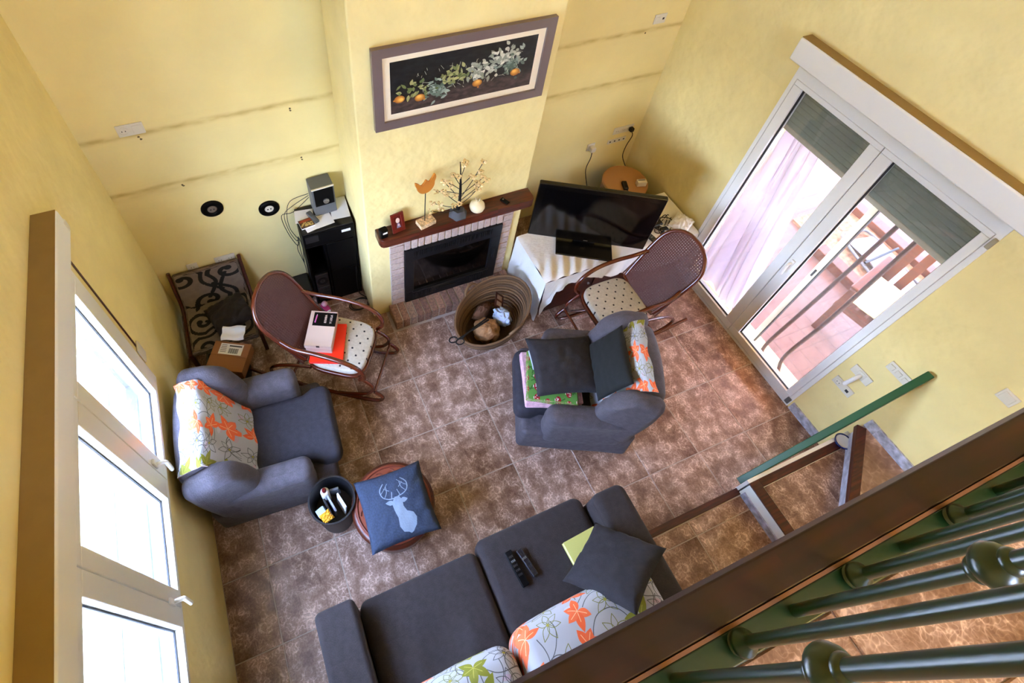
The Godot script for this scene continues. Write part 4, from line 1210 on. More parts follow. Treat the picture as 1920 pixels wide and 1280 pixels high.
# ---------------------------------------------------------------- seats
func make_armchair(label: String, over: float) -> Node3D:       # forward is +x
	var t := thing("armchair", label, "armchair", Vector3.ZERO, 0, "grey slipcovered armchairs with floral backs")
	var nz := noise(3.0, 51, 3)
	var soft := func(p: Vector3) -> Vector3: return p + Vector3.ONE * 0.008 * nz.get_noise_3d(p.x, p.y, p.z)
	var base := MB.new(); base.rbox(Vector3(-0.01, 0.165, 0), Vector3(0.82, 0.31, 0.74), 0.04, 2, 4, Transform3D(), soft)
	part("base", base, M.slipcover, t)
	var seat := MB.new()
	seat.rbox(Vector3(0.15, 0.375, 0), Vector3(0.62, 0.19, 0.455), 0.06, 3, 8, Transform3D(), func(p: Vector3) -> Vector3:
		var q := p
		if p.y > 0: q.y += 0.015 * cos(p.x * 4.5) * cos(p.z * 5.5)
		if p.x > 0.16: q.z *= 1.0 + 0.16 * smoothstep(0.10, 0.20, p.x)
		return q)
	part("seat_cushion", seat, M.seat_cloth, t)
	for s: float in [-1.0, 1.0]:
		var arm := MB.new()
		arm.rbox(Vector3(-0.04, 0.40, s * 0.306), Vector3(0.60, 0.42, 0.165), 0.065, 4, 6, Transform3D(), func(p: Vector3) -> Vector3:
			var q := p + Vector3.ONE * 0.006 * nz.get_noise_3d(p.x * 2, p.y * 2, p.z * 2 + s)
			q.z += s * 0.015 * smoothstep(0.05, 0.2, p.y)
			return q)
		part("arm", arm, M.slipcover, t)
		var wing := MB.new()
		wing.rbox(Vector3.ZERO, Vector3(0.36, 0.62, 0.145), 0.07, 4, 6, X(Vector3(-0.235, 0.625, s * 0.318), Vector3(0, s * 10, 10)), func(p: Vector3) -> Vector3:
			var q := p + Vector3.ONE * 0.008 * nz.get_noise_3d(p.x * 2 + 5, p.y * 2, p.z * 2 + s)
			var k := smoothstep(0.0, 0.31, p.y)
			if q.x > 0: q.y -= 0.16 * k * pow(maxf(0.0, q.x) / 0.18, 2.0)
			q.x *= 1.0 - 0.12 * k
			return q)
		part("wing", wing, M.slipcover, t)
	var back := MB.new()
	back.rbox(Vector3.ZERO, Vector3(0.19, 0.72, 0.64), 0.08, 4, 8, X(Vector3(-0.315, 0.585, 0), Vector3(0, 0, 11)), func(p: Vector3) -> Vector3:
		var q := p
		if p.y > 0: q.y -= 0.05 * pow(absf(p.z) / 0.32, 2.0) * smoothstep(0.0, 0.3, p.y)
		q.x += 0.02 * cos(p.z * 5.0) * (1.0 if p.x > 0 else 0.0)
		return q)
	part("backrest", back, M.slipcover, t)
	# floral cover over the inside of the back
	var cv := MB.new()
	cv.sheet(24, 30, 0.012, func(u: float, v: float) -> Vector3:
		var zz := (0.5 - u) * lerpf(0.50, 0.57, v)
		var path := curve([Vector3(-0.095, 0.465, 0), Vector3(-0.15, 0.56, 0), Vector3(-0.215, 0.75, 0), Vector3(-0.262, 0.87, 0), Vector3(-0.295, 0.945, 0), Vector3(-0.325, 0.978, 0), Vector3(-0.37, 0.985, 0)] + ([Vector3(-0.43, 0.955, 0)] if over > 0.5 else []), 6 - int(over))
		var p: Vector3 = path[mini(path.size() - 2, int(v * (path.size() - 1.001)))].lerp(path[mini(path.size() - 1, int(v * (path.size() - 1.001)) + 1)], fmod(v * (path.size() - 1.001), 1.0))
		var k := pow(absf(zz) / 0.29, 2.0)
		return Vector3(p.x + 0.045 * cos(zz * 4.6) - 0.012 + 0.006 * sin(zz * 30 + v * 8), p.y - 0.05 * k * smoothstep(0.5, 0.8, v), zz))
	for i in cv.t.size(): cv.t[i] = cv.t[i] * (Vector2(0.70, 0.80) if over > 0.5 else Vector2(0.70, 0.70)) + Vector2(0.42, 0.05 + 0.3 * over)
	part("floral_cover", cv, M.floral, t, "pale cover printed with orange and green flowers")
	return t


func make_rocker(label: String) -> Node3D:         # forward is +x
	var t := thing("rocking_chair", label, "rocking chair", Vector3.ZERO, 0, "bentwood rocking chairs with dotted seats")
	var st := MB.new()
	slab(st, superellipse(0.215, 0.215, 4.0, 44), 0.395, 0.452, 0.016, 0.012)
	part("seat", st, M.dots, t)
	var sf := MB.new(); slab(sf, superellipse(0.228, 0.228, 4.0, 44), 0.355, 0.396, 0.008)
	part("seat_frame", sf, M.bentwood, t)
	# back: a bent loop filled with woven cane
	var b0 := Vector3(-0.215, 0.44, 0); var up := Vector3(-0.335, 0.56, 0).normalized()
	var wid := func(s: float) -> float:
		if s < 0.42: return lerpf(0.195, 0.228, sin(s / 0.42 * PI / 2))
		return 0.228 * sqrt(maxf(0.0, 1.0 - pow((s - 0.42) / 0.225, 2.2)))
	var lp := []
	for i in 15: lp.append(b0 + up * (0.42 * i / 14.0) + Vector3(0, 0, wid.call(0.42 * i / 14.0)))
	for i in range(1, 24):
		var a := PI * i / 24.0
		lp.append(b0 + up * (0.42 + 0.225 * pow(sin(a), 0.9)) + Vector3(0, 0, 0.228 * signf(cos(a)) * pow(absf(cos(a)), 0.9)))
	for i in 15: lp.append(b0 + up * (0.42 * (14 - i) / 14.0) - Vector3(0, 0, wid.call(0.42 * (14 - i) / 14.0)))
	part("back_frame", tubes(lp, 0.0165, 10, true), M.bentwood, t)
	var cn := MB.new()
	var nn := up.cross(Vector3(0, 0, 1)).normalized()
	var bow := func(z: float, s: float) -> Vector3: return nn * (0.012 * (1.0 - pow(z / 0.23, 2)))
	for k in 34:
		var s := 0.012 + k * 0.0183
		var w: float = wid.call(s) - 0.006
		if w < 0.02: continue
		for q in 6:
			var z0 := -w + 2 * w * q / 6.0; var z1 := -w + 2 * w * (q + 1) / 6.0
			for face in 2:
				var o := nn * (0.0012 if face else -0.0012)
				var A: Vector3 = b0 + up * (s - 0.0065) + Vector3(0, 0, z0) + bow.call(z0, s) + o; var B: Vector3 = b0 + up * (s - 0.0065) + Vector3(0, 0, z1) + bow.call(z1, s) + o
				var C: Vector3 = A + up * 0.013; var D: Vector3 = B + up * 0.013
				if face: cn.quad(A, C, D, B)
				else: cn.quad(A, B, D, C)
	for k in 27:
		var z := -0.2262 + k * 0.0174
		var top := 0.0
		for q in 65:
			if wid.call(q * 0.01) > absf(z): top = q * 0.01
		for face in 2:
			var o := nn * (0.0024 if face else -0.0024)
			var A: Vector3 = b0 + up * 0.005 + Vector3(0, 0, z - 0.006) + bow.call(z, 0) + o; var B: Vector3 = A + Vector3(0, 0, 0.012)
			var C: Vector3 = A + up * top; var D: Vector3 = B + up * top
			if face: cn.quad(A, C, D, B)
			else: cn.quad(A, B, D, C)
	part("cane_back", cn, M.cane, t)
	for s: float in [-1.0, 1.0]:
		part("arm", tubes(curve([b0 + up * 0.30 + Vector3(0, 0, s * 0.215), Vector3(-0.25, 0.66, s * 0.235), Vector3(-0.08, 0.665, s * 0.240), Vector3(0.08, 0.645, s * 0.240), Vector3(0.185, 0.59, s * 0.236), Vector3(0.235, 0.51, s * 0.232), Vector3(0.235, 0.43, s * 0.228), Vector3(0.20, 0.375, s * 0.218)], 6), 0.0165, 10), M.bentwood, t)
		part("runner", tubes(curve([Vector3(0.30, 0.20, s * 0.208), Vector3(0.36, 0.13, s * 0.208), Vector3(0.32, 0.055, s * 0.208), Vector3(0.18, 0.022, s * 0.208), Vector3(-0.1, 0.015, s * 0.208), Vector3(-0.40, 0.020, s * 0.208), Vector3(-0.56, 0.045, s * 0.208), Vector3(-0.72, 0.085, s * 0.208)], 6), 0.0145, 10), M.bentwood, t)
		part("leg", tubes(curve([Vector3(0.20, 0.37, s * 0.205), Vector3(0.29, 0.27, s * 0.208), Vector3(0.24, 0.14, s * 0.208), Vector3(0.10, 0.06, s * 0.208), Vector3(0.0, 0.028, s * 0.208)], 6), 0.0135, 10), M.bentwood, t)
		part("leg", tubes(curve([Vector3(-0.18, 0.37, s * 0.205), Vector3(-0.36, 0.32, s * 0.208), Vector3(-0.50, 0.23, s * 0.208), Vector3(-0.53, 0.13, s * 0.208), Vector3(-0.44, 0.055, s * 0.208), Vector3(-0.30, 0.03, s * 0.208)], 6), 0.0135, 10), M.bentwood, t)
	part("stretcher", tubes([Vector3(0.30, 0.20, -0.208), Vector3(0.30, 0.20, 0.208)], 0.011, 8), M.bentwood, t)
	part("stretcher", tubes([Vector3(-0.40, 0.025, -0.208), Vector3(-0.40, 0.025, 0.208)], 0.011, 8), M.bentwood, t)
	return t


func seats() -> void:
	var a := make_armchair("slipcovered armchair with a bare dark seat, against the left wall by the window", 1.0)
	a.position = Vector3(0.505, 0, 1.482); a.rotation.y = deg_to_rad(-4)
	var a2 := make_armchair("slipcovered armchair heaped with cushions and folded blankets, nearer the glass door", 0.0)
	a2.position = Vector3(2.66, 0, 1.905); a2.rotation.y = deg_to_rad(154.5); a2.scale = Vector3(1, 1, 0.93)
	var r := make_rocker("bentwood rocking chair carrying a shoe box, beside the fireplace and printer")
	r.position = Vector3(1.168, 0, 0.985); r.rotation.y = deg_to_rad(-35)
	copy(r, Vector3(3.315, 0, 1.405), 180, "empty bentwood rocking chair seen from its cane back, beside the television cabinet")

	# sofa
	var P := Vector3(1.52, 0, 3.05)
	var s := thing("sofa", "long dark grey two-seat sofa below the landing with floral back cushions", "sofa", P)
	var nz := noise(2.0, 52, 3)
	var bs := rb([0.60, 2.46, 0.03, 0.30, 2.66, 3.46], 0.02)
	part("base", bs, M.sofa_cloth, s).position = -P
	for q in [[0.552, 0.775, 2.60], [2.275, 2.505, 2.63]]:
		var ar := MB.new()
		ar.rbox(Vector3((q[0] + q[1]) / 2, 0.34, (q[2] + 3.50) / 2), Vector3(q[1] - q[0], 0.57, 3.50 - q[2]), 0.035 if q[0] < 1 else 0.055, 3, 4)
		part("arm", ar, M.sofa_cloth, s).position = -P
	for q in [[0.782, 1.518, 2.615, 3.30], [1.524, 2.268, 2.575, 3.30]]:
		var cu := MB.new()
		var c := Vector3((q[0] + q[1]) / 2, 0.365, (q[2] + q[3]) / 2)
		var dent: bool = q[0] < 1.0
		cu.rbox(c, Vector3(q[1] - q[0], 0.18, q[3] - q[2]), 0.055, 4, 18, Transform3D(), func(p: Vector3) -> Vector3:
			var o := p
			if p.y > 0.02:
				o.y += 0.018 * cos(p.x * 3.6) * cos(p.z * 3.4)
				if dent:
					var d := Vector2(p.x - 0.02, p.z - 0.02).length()
					o.y -= 0.030 * exp(-pow(d / 0.13, 2.0))
					o.y += 0.016 * exp(-pow((d - 0.17) / 0.035, 2.0)) * smoothstep(-0.03, 0.14, p.z + 0.05)
			return o)
		part("seat_cushion", cu, M.sofa_cloth, s).position = -P
	part("backrest", rb([0.78, 2.27, 0.25, 0.74, 3.28, 3.48], 0.05, 3), M.sofa_cloth, s).position = -P
	for q in [[0.80, 1.452, 3.11, 3.33], [1.468, 2.30, 3.075, 3.33]]:
		var cu := MB.new()
		var first := 0
		cu.rbox(Vector3((q[0] + q[1]) / 2, 0.655, (q[2] + q[3]) / 2), Vector3(q[1] - q[0], 0.36, q[3] - q[2]), 0.085, 4, 8, Transform3D(), func(p: Vector3) -> Vector3: return p + Vector3(0, 0.03 * cos(p.x * 3.4) * (1 if p.y > 0 else 0), -0.02 * cos(p.x * 3.6) * (1 if p.z < 0 else 0)) + Vector3.ONE * 0.008 * nz.get_noise_3d(p.x, p.y, p.z))
		for i in cu.v.size(): cu.t[i] = Vector2(cu.v[i].x, cu.v[i].z + cu.v[i].y) * 1.15
		part("back_cushion", cu, M.floral, s, "pale cushion printed with orange and green flowers").position = -P


func sofa_things() -> void:
	var pw := MB.new(); pw.pillow(0.42, 0.42, 0.15, Transform3D(), 0.008, 8)
	var c1 := part("cushion", pw, M.charcoal_cloth)
	c1.transform = Transform3D(Basis(Vector3.RIGHT, -0.62) * Basis(Vector3.BACK, 0.12) * Basis(Vector3.UP, deg_to_rad(-60)), Vector3(2.135, 0.80, 3.015))
	tag(c1, "dark charcoal scatter cushion propped against the right arm of the sofa", "cushion")
	var bk := thing("notebook", "pale lime notebook half under the charcoal cushion on the sofa", "book", Vector3(2.125, 0.482, 2.885), 3)
	part("cover", rb([-0.11, 0.11, 0.0, 0.006, -0.10, 0.10], 0.002, 1), mat("lime_cover", Color(0.80, 0.80, 0.46), 0.6), bk)
	part("pages", rb([-0.106, 0.108, 0.0062, 0.034, -0.098, 0.098], 0.002, 1), mat("page_edge", Color(0.93, 0.91, 0.72), 0.8), bk)
	part("cover", rb([-0.11, 0.11, 0.0342, 0.040, -0.10, 0.10], 0.002, 1), M.lime_cover, bk)
	for q in [[1.697, 2.805, 0.045, 0.205, 6.0, "long black remote control on the sofa, the left one of two"], [1.768, 2.800, 0.036, 0.165, 12.0, "shorter navy black remote control on the sofa, the right one of two"]]:
		var r := thing("remote_control", q[5], "remote control", Vector3(q[0], 0.476, q[1]), q[4], "remote controls on the sofa")
		part("body", rb([-q[2] / 2, q[2] / 2, 0, 0.022, -q[3] / 2, q[3] / 2], 0.006), M.black_plastic if q[2] > 0.04 else mat("navy_plastic", Color(0.03, 0.05, 0.10), 0.4), r)
		for k in 5:
			for j in 3: part("button", rb([-0.013 + j * 0.0095, -0.006 + j * 0.0095, 0.0215, 0.0245, -q[3] * 0.36 + k * 0.026, -q[3] * 0.36 + k * 0.026 + 0.012], 0.001, 1), M.dark_plastic if k != 1 else M.grey_plastic, r)

	# on the armchair nearer the door
	var A := Transform3D(Basis(Vector3.UP, deg_to_rad(154.5)), Vector3(2.66, 0, 1.905))
	var lay := func(o: Node3D, at: Vector3, e: Vector3) -> void: o.transform = A * Transform3D(Basis.from_euler(e * PI / 180.0), at)
	var fold := func(w: float, d: float, layers: int, th: float, sd: int) -> MB:
		var mb := MB.new(); var z := noise(4.0, sd, 2)
		for k in layers:
			mb.rbox(Vector3(0, th * (k + 0.5), 0), Vector3(w - 0.008 * (k % 2), th * 0.94, d - 0.006 * (k % 3)), th * 0.45, 3, 8, Transform3D(), func(p: Vector3) -> Vector3: return p + Vector3(0.006, 0.005, 0.006) * z.get_noise_3d(p.x, p.y + k, p.z))
		return mb
	var b1 := part("blanket", fold.call(0.40, 0.41, 3, 0.022, 1), M.pink_cloth)
	lay.call(b1, Vector3(0.215, 0.486, -0.015), Vector3(0, 4, 0)); tag(b1, "pink folded blanket at the bottom of the pile on the armchair", "blanket")
	var b2 := part("blanket", fold.call(0.36, 0.385, 2, 0.020, 2), M.toadstools)
	lay.call(b2, Vector3(0.215, 0.555, -0.035), Vector3(0, -3, 0)); tag(b2, "green folded blanket printed with red toadstools on the armchair", "blanket")
	var b3 := part("blanket", fold.call(0.13, 0.15, 2, 0.018, 3), M.grey_print)
	lay.call(b3, Vector3(0.305, 0.598, 0.085), Vector3(0, 10, 0)); tag(b3, "small pale blue folded cloth beside the green blanket on the armchair", "cloth")
	var p1 := MB.new(); p1.pillow(0.48, 0.46, 0.13, Transform3D(), 0.007, 11)
	var c2 := part("cushion", p1, M.charcoal_cloth)
	lay.call(c2, Vector3(0.140, 0.655, 0.03), Vector3(3, 8, 1)); tag(c2, "large dark charcoal cushion lying on the blankets of the armchair", "cushion")
	var p2 := MB.new(); p2.pillow(0.33, 0.43, 0.11, Transform3D(), 0.004, 12, 0.03)
	var c3 := part("cushion", p2, M.black_cloth)
	lay.call(c3, Vector3(-0.135, 0.805, -0.01), Vector3(0, 2, -62)); tag(c3, "greenish black cushion leaning on the floral back of the armchair", "cushion")

	# on the rocking chair by the printer
	var R := Transform3D(Basis(Vector3.UP, deg_to_rad(-25)), Vector3(1.045, 0, 0.935))
	var fo := thing("folder", "bright orange-red plastic folder under the shoe box on the rocking chair", "folder", R * Vector3(0.03, 0.466, 0.02), -22)
	part("cover", rb([-0.115, 0.125, 0.0, 0.004, -0.16, 0.16], 0.0015, 1), mat("orange_red", Color(0.92, 0.16, 0.06), 0.35), fo)
	part("sheets", rb([-0.11, 0.12, 0.0042, 0.020, -0.155, 0.155], 0.002, 1), mat("red_edge", Color(0.85, 0.20, 0.22), 0.5), fo)
	part("cover", rb([-0.115, 0.125, 0.0202, 0.026, -0.16, 0.16], 0.0015, 1), M.orange_red, fo)
	var bx := thing("shoe_box", "pale shoe box with a black printed corner on the rocking chair", "box", R * Vector3(-0.015, 0.4935, -0.035), -25)
	part("body", rb([-0.094, 0.094, 0, 0.085, -0.142, 0.142], 0.003, 1), mat("box_pink", Color(0.72, 0.60, 0.54), 0.7), bx)
	var lid := part("lid", rb([-0.098, 0.098, 0.062, 0.104, -0.146, 0.146], 0.003, 1), mat("box_lid", Color(0.80, 0.70, 0.63), 0.7), bx)
	part("print", boxes([[-0.070, 0.0982, 0.1035, 0.1045, -0.134, -0.020]]), M.black_plastic, lid)
	part("thumb_hole", boxes([[-0.012, 0.012, 0.082, 0.106, 0.1455, 0.1468], [-0.012, 0.012, 0.082, 0.106, -0.1468, -0.1455]]), M.rubber, lid)
	for q in [["BIMBA", 0.020], ["Y LOLA", 0.060]]:
		var tm := TextMesh.new()
		tm.text = q[0]; tm.font_size = 32; tm.pixel_size = 0.00068; tm.depth = 0.0006
		var fn := SystemFont.new(); fn.font_names = PackedStringArray(["Droid Sans"]); fn.font_weight = 700
		tm.font = fn
		var o := piece("lettering", tm, mat("print_pale", Color(0.84, 0.76, 0.70), 0.7), lid, Vector3(q[1], 0.1048, -0.080))
		o.transform = Transform3D(Basis(Vector3(0, 0, -1), Vector3(-1, 0, 0), Vector3(0, 1, 0)), Vector3(q[1], 0.1049, -0.080))
	var pn := thing("pen", "small pink pen lying on the shoe box lid", "pen", R * Vector3(-0.065, 0.6005, -0.11), 60)
	part("barrel", tubes([Vector3(-0.03, 0, 0), Vector3(0.03, 0, 0)], 0.005, 8), mat("pen_pink", Color(0.80, 0.40, 0.62), 0.3), pn)
	part("tip", tubes([Vector3(0.03, 0, 0), Vector3(0.04, 0, 0)], [0.004, 0.001], 8), M.paper, pn)


# ---------------------------------------------------------------- corners
func tv_corner() -> void:
	var cb := thing("tv_cabinet", "low dark wooden cabinet in the right corner under a white cloth", "cabinet", Vector3(3.59, 0, 0.84))
	var O := -cb.position
	part("carcass", rb([2.835, 4.345, 0.03, 0.545, 0.60, 1.065], 0.006, 1), M.dark_wood, cb).position = O
	for q in [[2.85, 3.34], [3.35, 3.84], [3.85, 4.33]]:
		var d := part("door", rb([q[0], q[1], 0.05, 0.52, 1.066, 1.080], 0.005), M.dark_wood, cb); d.position = O
		var kn := MB.new(); kn.lathe([Vector2(0, 0), Vector2(0.006, 0), Vector2(0.012, 0.014), Vector2(0, 0.02)], 12, X(Vector3(q[1] - 0.05, 0.30, 1.080), Vector3(90, 0, 0)))
		part("knob", kn, M.steel, d)
	part("plinth", boxes([[2.87, 4.31, 0, 0.03, 0.63, 1.03]]), M.black_plastic, cb).position = O

	# white cloth: top, long side fall on the left, uneven front fall
	var nz := noise(2.6, 55, 4)
	var hem := func(x: float) -> float:
		var k := [[2.80, 0.07], [2.86, 0.18], [2.95, 0.40], [3.06, 0.465], [3.20, 0.465], [3.27, 0.45], [3.36, 0.40], [3.50, 0.37], [3.72, 0.30], [4.0, 0.22], [4.35, 0.25]]
		for i in k.size() - 1:
			if x <= k[i + 1][0]: return lerpf(k[i][1], k[i + 1][1], smoothstep(k[i][0], k[i + 1][0], x))
		return 0.25
	var cl := MB.new()
	cl.grid(70, 28, func(u: float, v: float) -> Vector3:
		var x := lerpf(2.815, 4.345, u); var z := lerpf(1.10, 0.585, v)
		var cr := exp(-pow((x - 3.0) / 0.25, 2)) * exp(-pow((z - 1.02) / 0.12, 2))
		var y := 0.553 + 0.004 * absf(nz.get_noise_2d(x * 2, z * 2)) + cr * 0.018 * (1.0 + sin(x * 55 + z * 30))
		var e := minf(1.10 - z, x - 2.815)
		return Vector3(x, y - 0.008 * exp(-e * 120), z))
	cl.grid(70, 16, func(u: float, v: float) -> Vector3:
		var x := lerpf(2.815, 4.345, u); var y := lerpf(hem.call(x), 0.547, v)
		var f := 1.0 - v
		return Vector3(x + 0.012 * sin(x * 25) * f, y, 1.100 + f * (0.012 + 0.022 * (0.5 + 0.5 * sin(x * 38 + 2.0 * nz.get_noise_2d(x, y) * 3))) + 0.004 * f))
	cl.grid(34, 20, func(u: float, v: float) -> Vector3:
		var z := lerpf(0.585, 1.100, u); var y := lerpf(0.06 + 0.03 * sin(z * 16), 0.547, v)
		var f := 1.0 - v
		return Vector3(2.815 - f * (0.008 + 0.022 * (0.5 + 0.5 * sin(z * 42 + 3 * nz.get_noise_2d(z, y)))), y, z + (0.03 * f if u > 0.9 else 0.0)))
	tag(part("tablecloth", cl, M.white_cloth), "white cloth draped unevenly over the television cabinet", "tablecloth")

	var tv := thing("television", "large black flat television angled on the cloth covered cabinet", "television", Vector3(3.305, 0.562, 0.862), -30.5)
	var bz := MB.new(); bz.rbox(Vector3(0, 0.352, -0.005), Vector3(0.965, 0.60, 0.045), 0.010, 2)
	part("casing", bz, mat("tv_black", Color(0.018, 0.018, 0.021), 0.18), tv)
	part("screen", boxes([[-0.435, 0.435, 0.095, 0.605, 0.016, 0.0195]]), M.black_gloss, tv)
	part("rear_housing", rb([-0.33, 0.33, 0.12, 0.52, -0.075, -0.027], 0.015), M.black_plastic, tv)
	part("neck", rb([-0.09, 0.09, 0.012, 0.10, -0.035, -0.005], 0.006), M.black_plastic, tv)
	part("base", rb([-0.235, 0.235, 0.0, 0.018, -0.10, 0.155], 0.007), mat("tv_base", Color(0.02, 0.02, 0.023), 0.25), tv)
	part("logo_mark", boxes([[-0.018, 0.018, 0.064, 0.071, 0.0176, 0.0186]]), M.steel, tv)

	var ot := thing("round_stool", "round tan wicker stool behind the television, half hidden", "stool", Vector3(4.085, 0, 0.335))
	var w := MB.new()
	var pr := [Vector2(0.16, 0.0)]
	for k in 16:
		pr.append(Vector2(0.195 + 0.010 * (k % 2) - 0.00, 0.02 + k * 0.031))
	pr.append(Vector2(0.205, 0.525))
	w.lathe(pr, 36, Transform3D(), 0.2)
	part("woven_side", w, M.straw, ot)
	var tp := MB.new(); slab(tp, superellipse(0.212, 0.212, 2.0, 48), 0.515, 0.555, 0.012, 0.004)
	part("top", tp, mat("tan_top", Color(0.66, 0.47, 0.28), 0.6), ot)
	var rt := thing("router", "small cream box standing on the round stool", "box", Vector3(4.185, 0.556, 0.43), -15)
	part("body", rb([-0.045, 0.045, 0, 0.055, -0.025, 0.025], 0.006), M.pale_plastic, rt)
	part("slot", boxes([[-0.035, 0.035, 0.0545, 0.0558, -0.012, -0.004]]), M.dark_plastic, rt)
	var ad := thing("power_adapter", "black power adapter lying on the round stool", "adapter", Vector3(4.03, 0.556, 0.40), 70)
	part("body", rb([-0.05, 0.05, 0, 0.032, -0.022, 0.022], 0.008), M.rubber, ad)
	part("lead", tubes(curve([Vector3(-0.05, 0.015, 0), Vector3(-0.10, 0.012, 0.03), Vector3(-0.13, 0.006, 0.0), Vector3(-0.10, 0.005, -0.06)], 6), 0.0035, 6), M.rubber, ad)

	var bx := thing("cable_tangle", "black tangle of adapters and leads on the cloth right of the television", "leads", Vector3(4.02, 0.562, 0.90))
	part("adapter", rb([-0.05, 0.04, 0, 0.05, -0.035, 0.035], 0.010), M.rubber, bx)
	part("adapter", rb([-0.01, 0.06, 0, 0.035, 0.055, 0.10], 0.008), M.rubber, bx)
	for k in 4:
		var pts := []
		for i in 12: pts.append(Vector3(0.10 * cos(i * 1.1 + k) + 0.04 * i / 12.0 + 0.03, 0.008 + 0.012 * (i % 3), 0.085 * sin(i * 0.9 + k * 1.7) + 0.03))
		part("lead", tubes(curve(pts, 4), 0.004, 6), M.rubber if k < 2 else M.pale_plastic, bx)
	var cl2 := MB.new(); cl2.pillow(0.20, 0.17, 0.09, Transform3D(), 0.014, 33)
	var wc := part("crumpled_cloth", cl2, M.white_cloth)
	wc.position = Vector3(4.215, 0.605, 0.985); wc.rotation.y = 0.5
	tag(wc, "crumpled white cloth at the right end of the television cabinet", "cloth")
	var rm := thing("remote_control", "dark grey remote control lying on the cloth right of the television", "remote control", Vector3(3.885, 0.5625, 0.985), 12)
	part("body", rb([-0.025, 0.025, 0, 0.022, -0.07, 0.07], 0.006), M.dark_plastic, rm)
	for k in 4: part("button", boxes([[-0.012, 0.012, 0.022, 0.0235, -0.05 + k * 0.025, -0.04 + k * 0.025]]), M.grey_plastic, rm)


func printer_corner() -> void:
	var c := thing("media_cabinet", "tall black cabinet with panelled doors standing left of the chimney breast", "cabinet", Vector3(1.305, 0, 0.15))
	var O := -c.position
	var hold := func(o: Node3D) -> void: o.position = O
	hold.call(part("carcass", boxes([[1.105, 1.12, 0, 0.78, 0.006, 0.285], [1.492, 1.507, 0, 0.78, 0.006, 0.285], [1.12, 1.492, 0.765, 0.78, 0.006, 0.285], [1.12, 1.492, 0.0, 0.03, 0.006, 0.285], [1.12, 1.492, 0.03, 0.765, 0.006, 0.016], [1.252, 1.266, 0.03, 0.765, 0.016, 0.285]]), M.black_plastic, c))
	for q in [[0.035, 0.40], [0.408, 0.76]]:
		hold.call(part("door", rb([1.27, 1.49, q[0], q[1], 0.270, 0.288], 0.003, 1), M.black_plastic, c))
	hold.call(part("shelf", boxes([[1.12, 1.252, 0.40, 0.412, 0.016, 0.27]]), M.black_plastic, c))
	var s := thing("tower_speaker", "slim dark speaker with a round cone inside the black cabinet's left bay", "speaker", Vector3(1.186, 0.0305, 0.16))
	part("body", rb([-0.055, 0.055, 0, 0.36, -0.12, 0.12], 0.006), M.dark_plastic, s)
	var cn := MB.new(); cn.lathe([Vector2(0.045, 0), Vector2(0.045, 0.006), Vector2(0.036, 0.004), Vector2(0.012, -0.002), Vector2(0.0, 0.004)], 24, X(Vector3(0, 0.27, 0.1195), Vector3(90, 0, 0)), 0.2)
	part("cone", cn, M.black_plastic, s)
	for k in 4: part("rib", rb([-0.05, 0.05, 0.05 + k * 0.04, 0.07 + k * 0.04, 0.118, 0.126], 0.003, 1), M.dark_plastic, s)
	var p := thing("printer", "flat black printer with a white label on top of the black cabinet", "printer", Vector3(1.305, 0.781, 0.15))
	part("body", rb([-0.202, 0.200, 0, 0.150, -0.142, 0.146], 0.010), M.black_plastic, p)
	part("lid", rb([-0.196, 0.194, 0.150, 0.164, -0.138, 0.140], 0.005), mat("printer_lid", Color(0.05, 0.05, 0.058), 0.35), p)
	part("label", boxes([[0.095, 0.165, 0.085, 0.112, 0.1462, 0.1470]]), M.paper, p)
	part("panel", rb([-0.185, -0.085, 0.06, 0.13, 0.145, 0.150], 0.002, 1), M.dark_plastic, p)
	var y := 0.9455
	var sp := thing("desktop_speaker", "grey box speaker with a black front standing on the printer", "speaker", Vector3(1.33, y, 0.074), 3)
	part("body", rb([-0.085, 0.085, 0, 0.285, -0.066, 0.070], 0.008), M.grey_plastic, sp)
	part("front", rb([-0.072, 0.074, 0.105, 0.272, 0.069, 0.075], 0.002, 1), M.black_plastic, sp)
	var kb := MB.new(); kb.lathe([Vector2(0.022, 0), Vector2(0.022, 0.012), Vector2(0.016, 0.016), Vector2(0, 0.015)], 20, X(Vector3(0.010, 0.150, 0.075), Vector3(90, 0, 0)))
	part("dial", kb, M.steel, sp)
	part("trim", rb([-0.085, 0.085, 0.275, 0.2855, 0.062, 0.0745], 0.002, 1), M.pale_plastic, sp)
	var pa := thing("paper_stack", "loose white papers spread on the printer under the speaker", "paper", Vector3(1.31, y, 0.13))
	for q in [[0.125, 0.0, -0.015, -4.0], [-0.02, 0.0008, 0.065, 7.0], [-0.145, 0.0004, -0.02, -8.0], [-0.105, 0.0012, 0.075, 12.0]]:
		var mb := MB.new(); mb.box(Vector3.ZERO, Vector3(0.14, 0.0007, 0.22 if q[0] > 0.1 else 0.13), X(Vector3(q[0], q[1] + 0.0004, q[2]), Vector3(0, q[3], 0)))
		part("sheet", mb, M.paper, pa)
	var bk := thing("booklet", "small booklet with a brown and yellow cover on the left of the printer", "book", Vector3(1.165, y + 0.0025, 0.195), 8)
	var im := blank(64, 64, Color(0.30, 0.20, 0.12)); grain(im, noise(0.09, 66, 3), 0.9)
	im.fill_rect(Rect2i(4, 4, 56, 18), Color(0.55, 0.22, 0.10))
	for k in 30: disc(im, Vector2(rng.randf_range(6, 58), rng.randf_range(26, 60)), 4, Color(0.72, 0.62, 0.36))
	part("pages", rb([-0.053, 0.053, 0, 0.010, -0.043, 0.043], 0.001, 1), M.paper, bk)
	var qd := MB.new(); qd.box(Vector3(0, 0.0112, 0), Vector3(0.106, 0.002, 0.086))
	for i in qd.v.size(): qd.t[i] = Vector2(qd.v[i].x / 0.106 + 0.5, qd.v[i].z / 0.086 + 0.5)
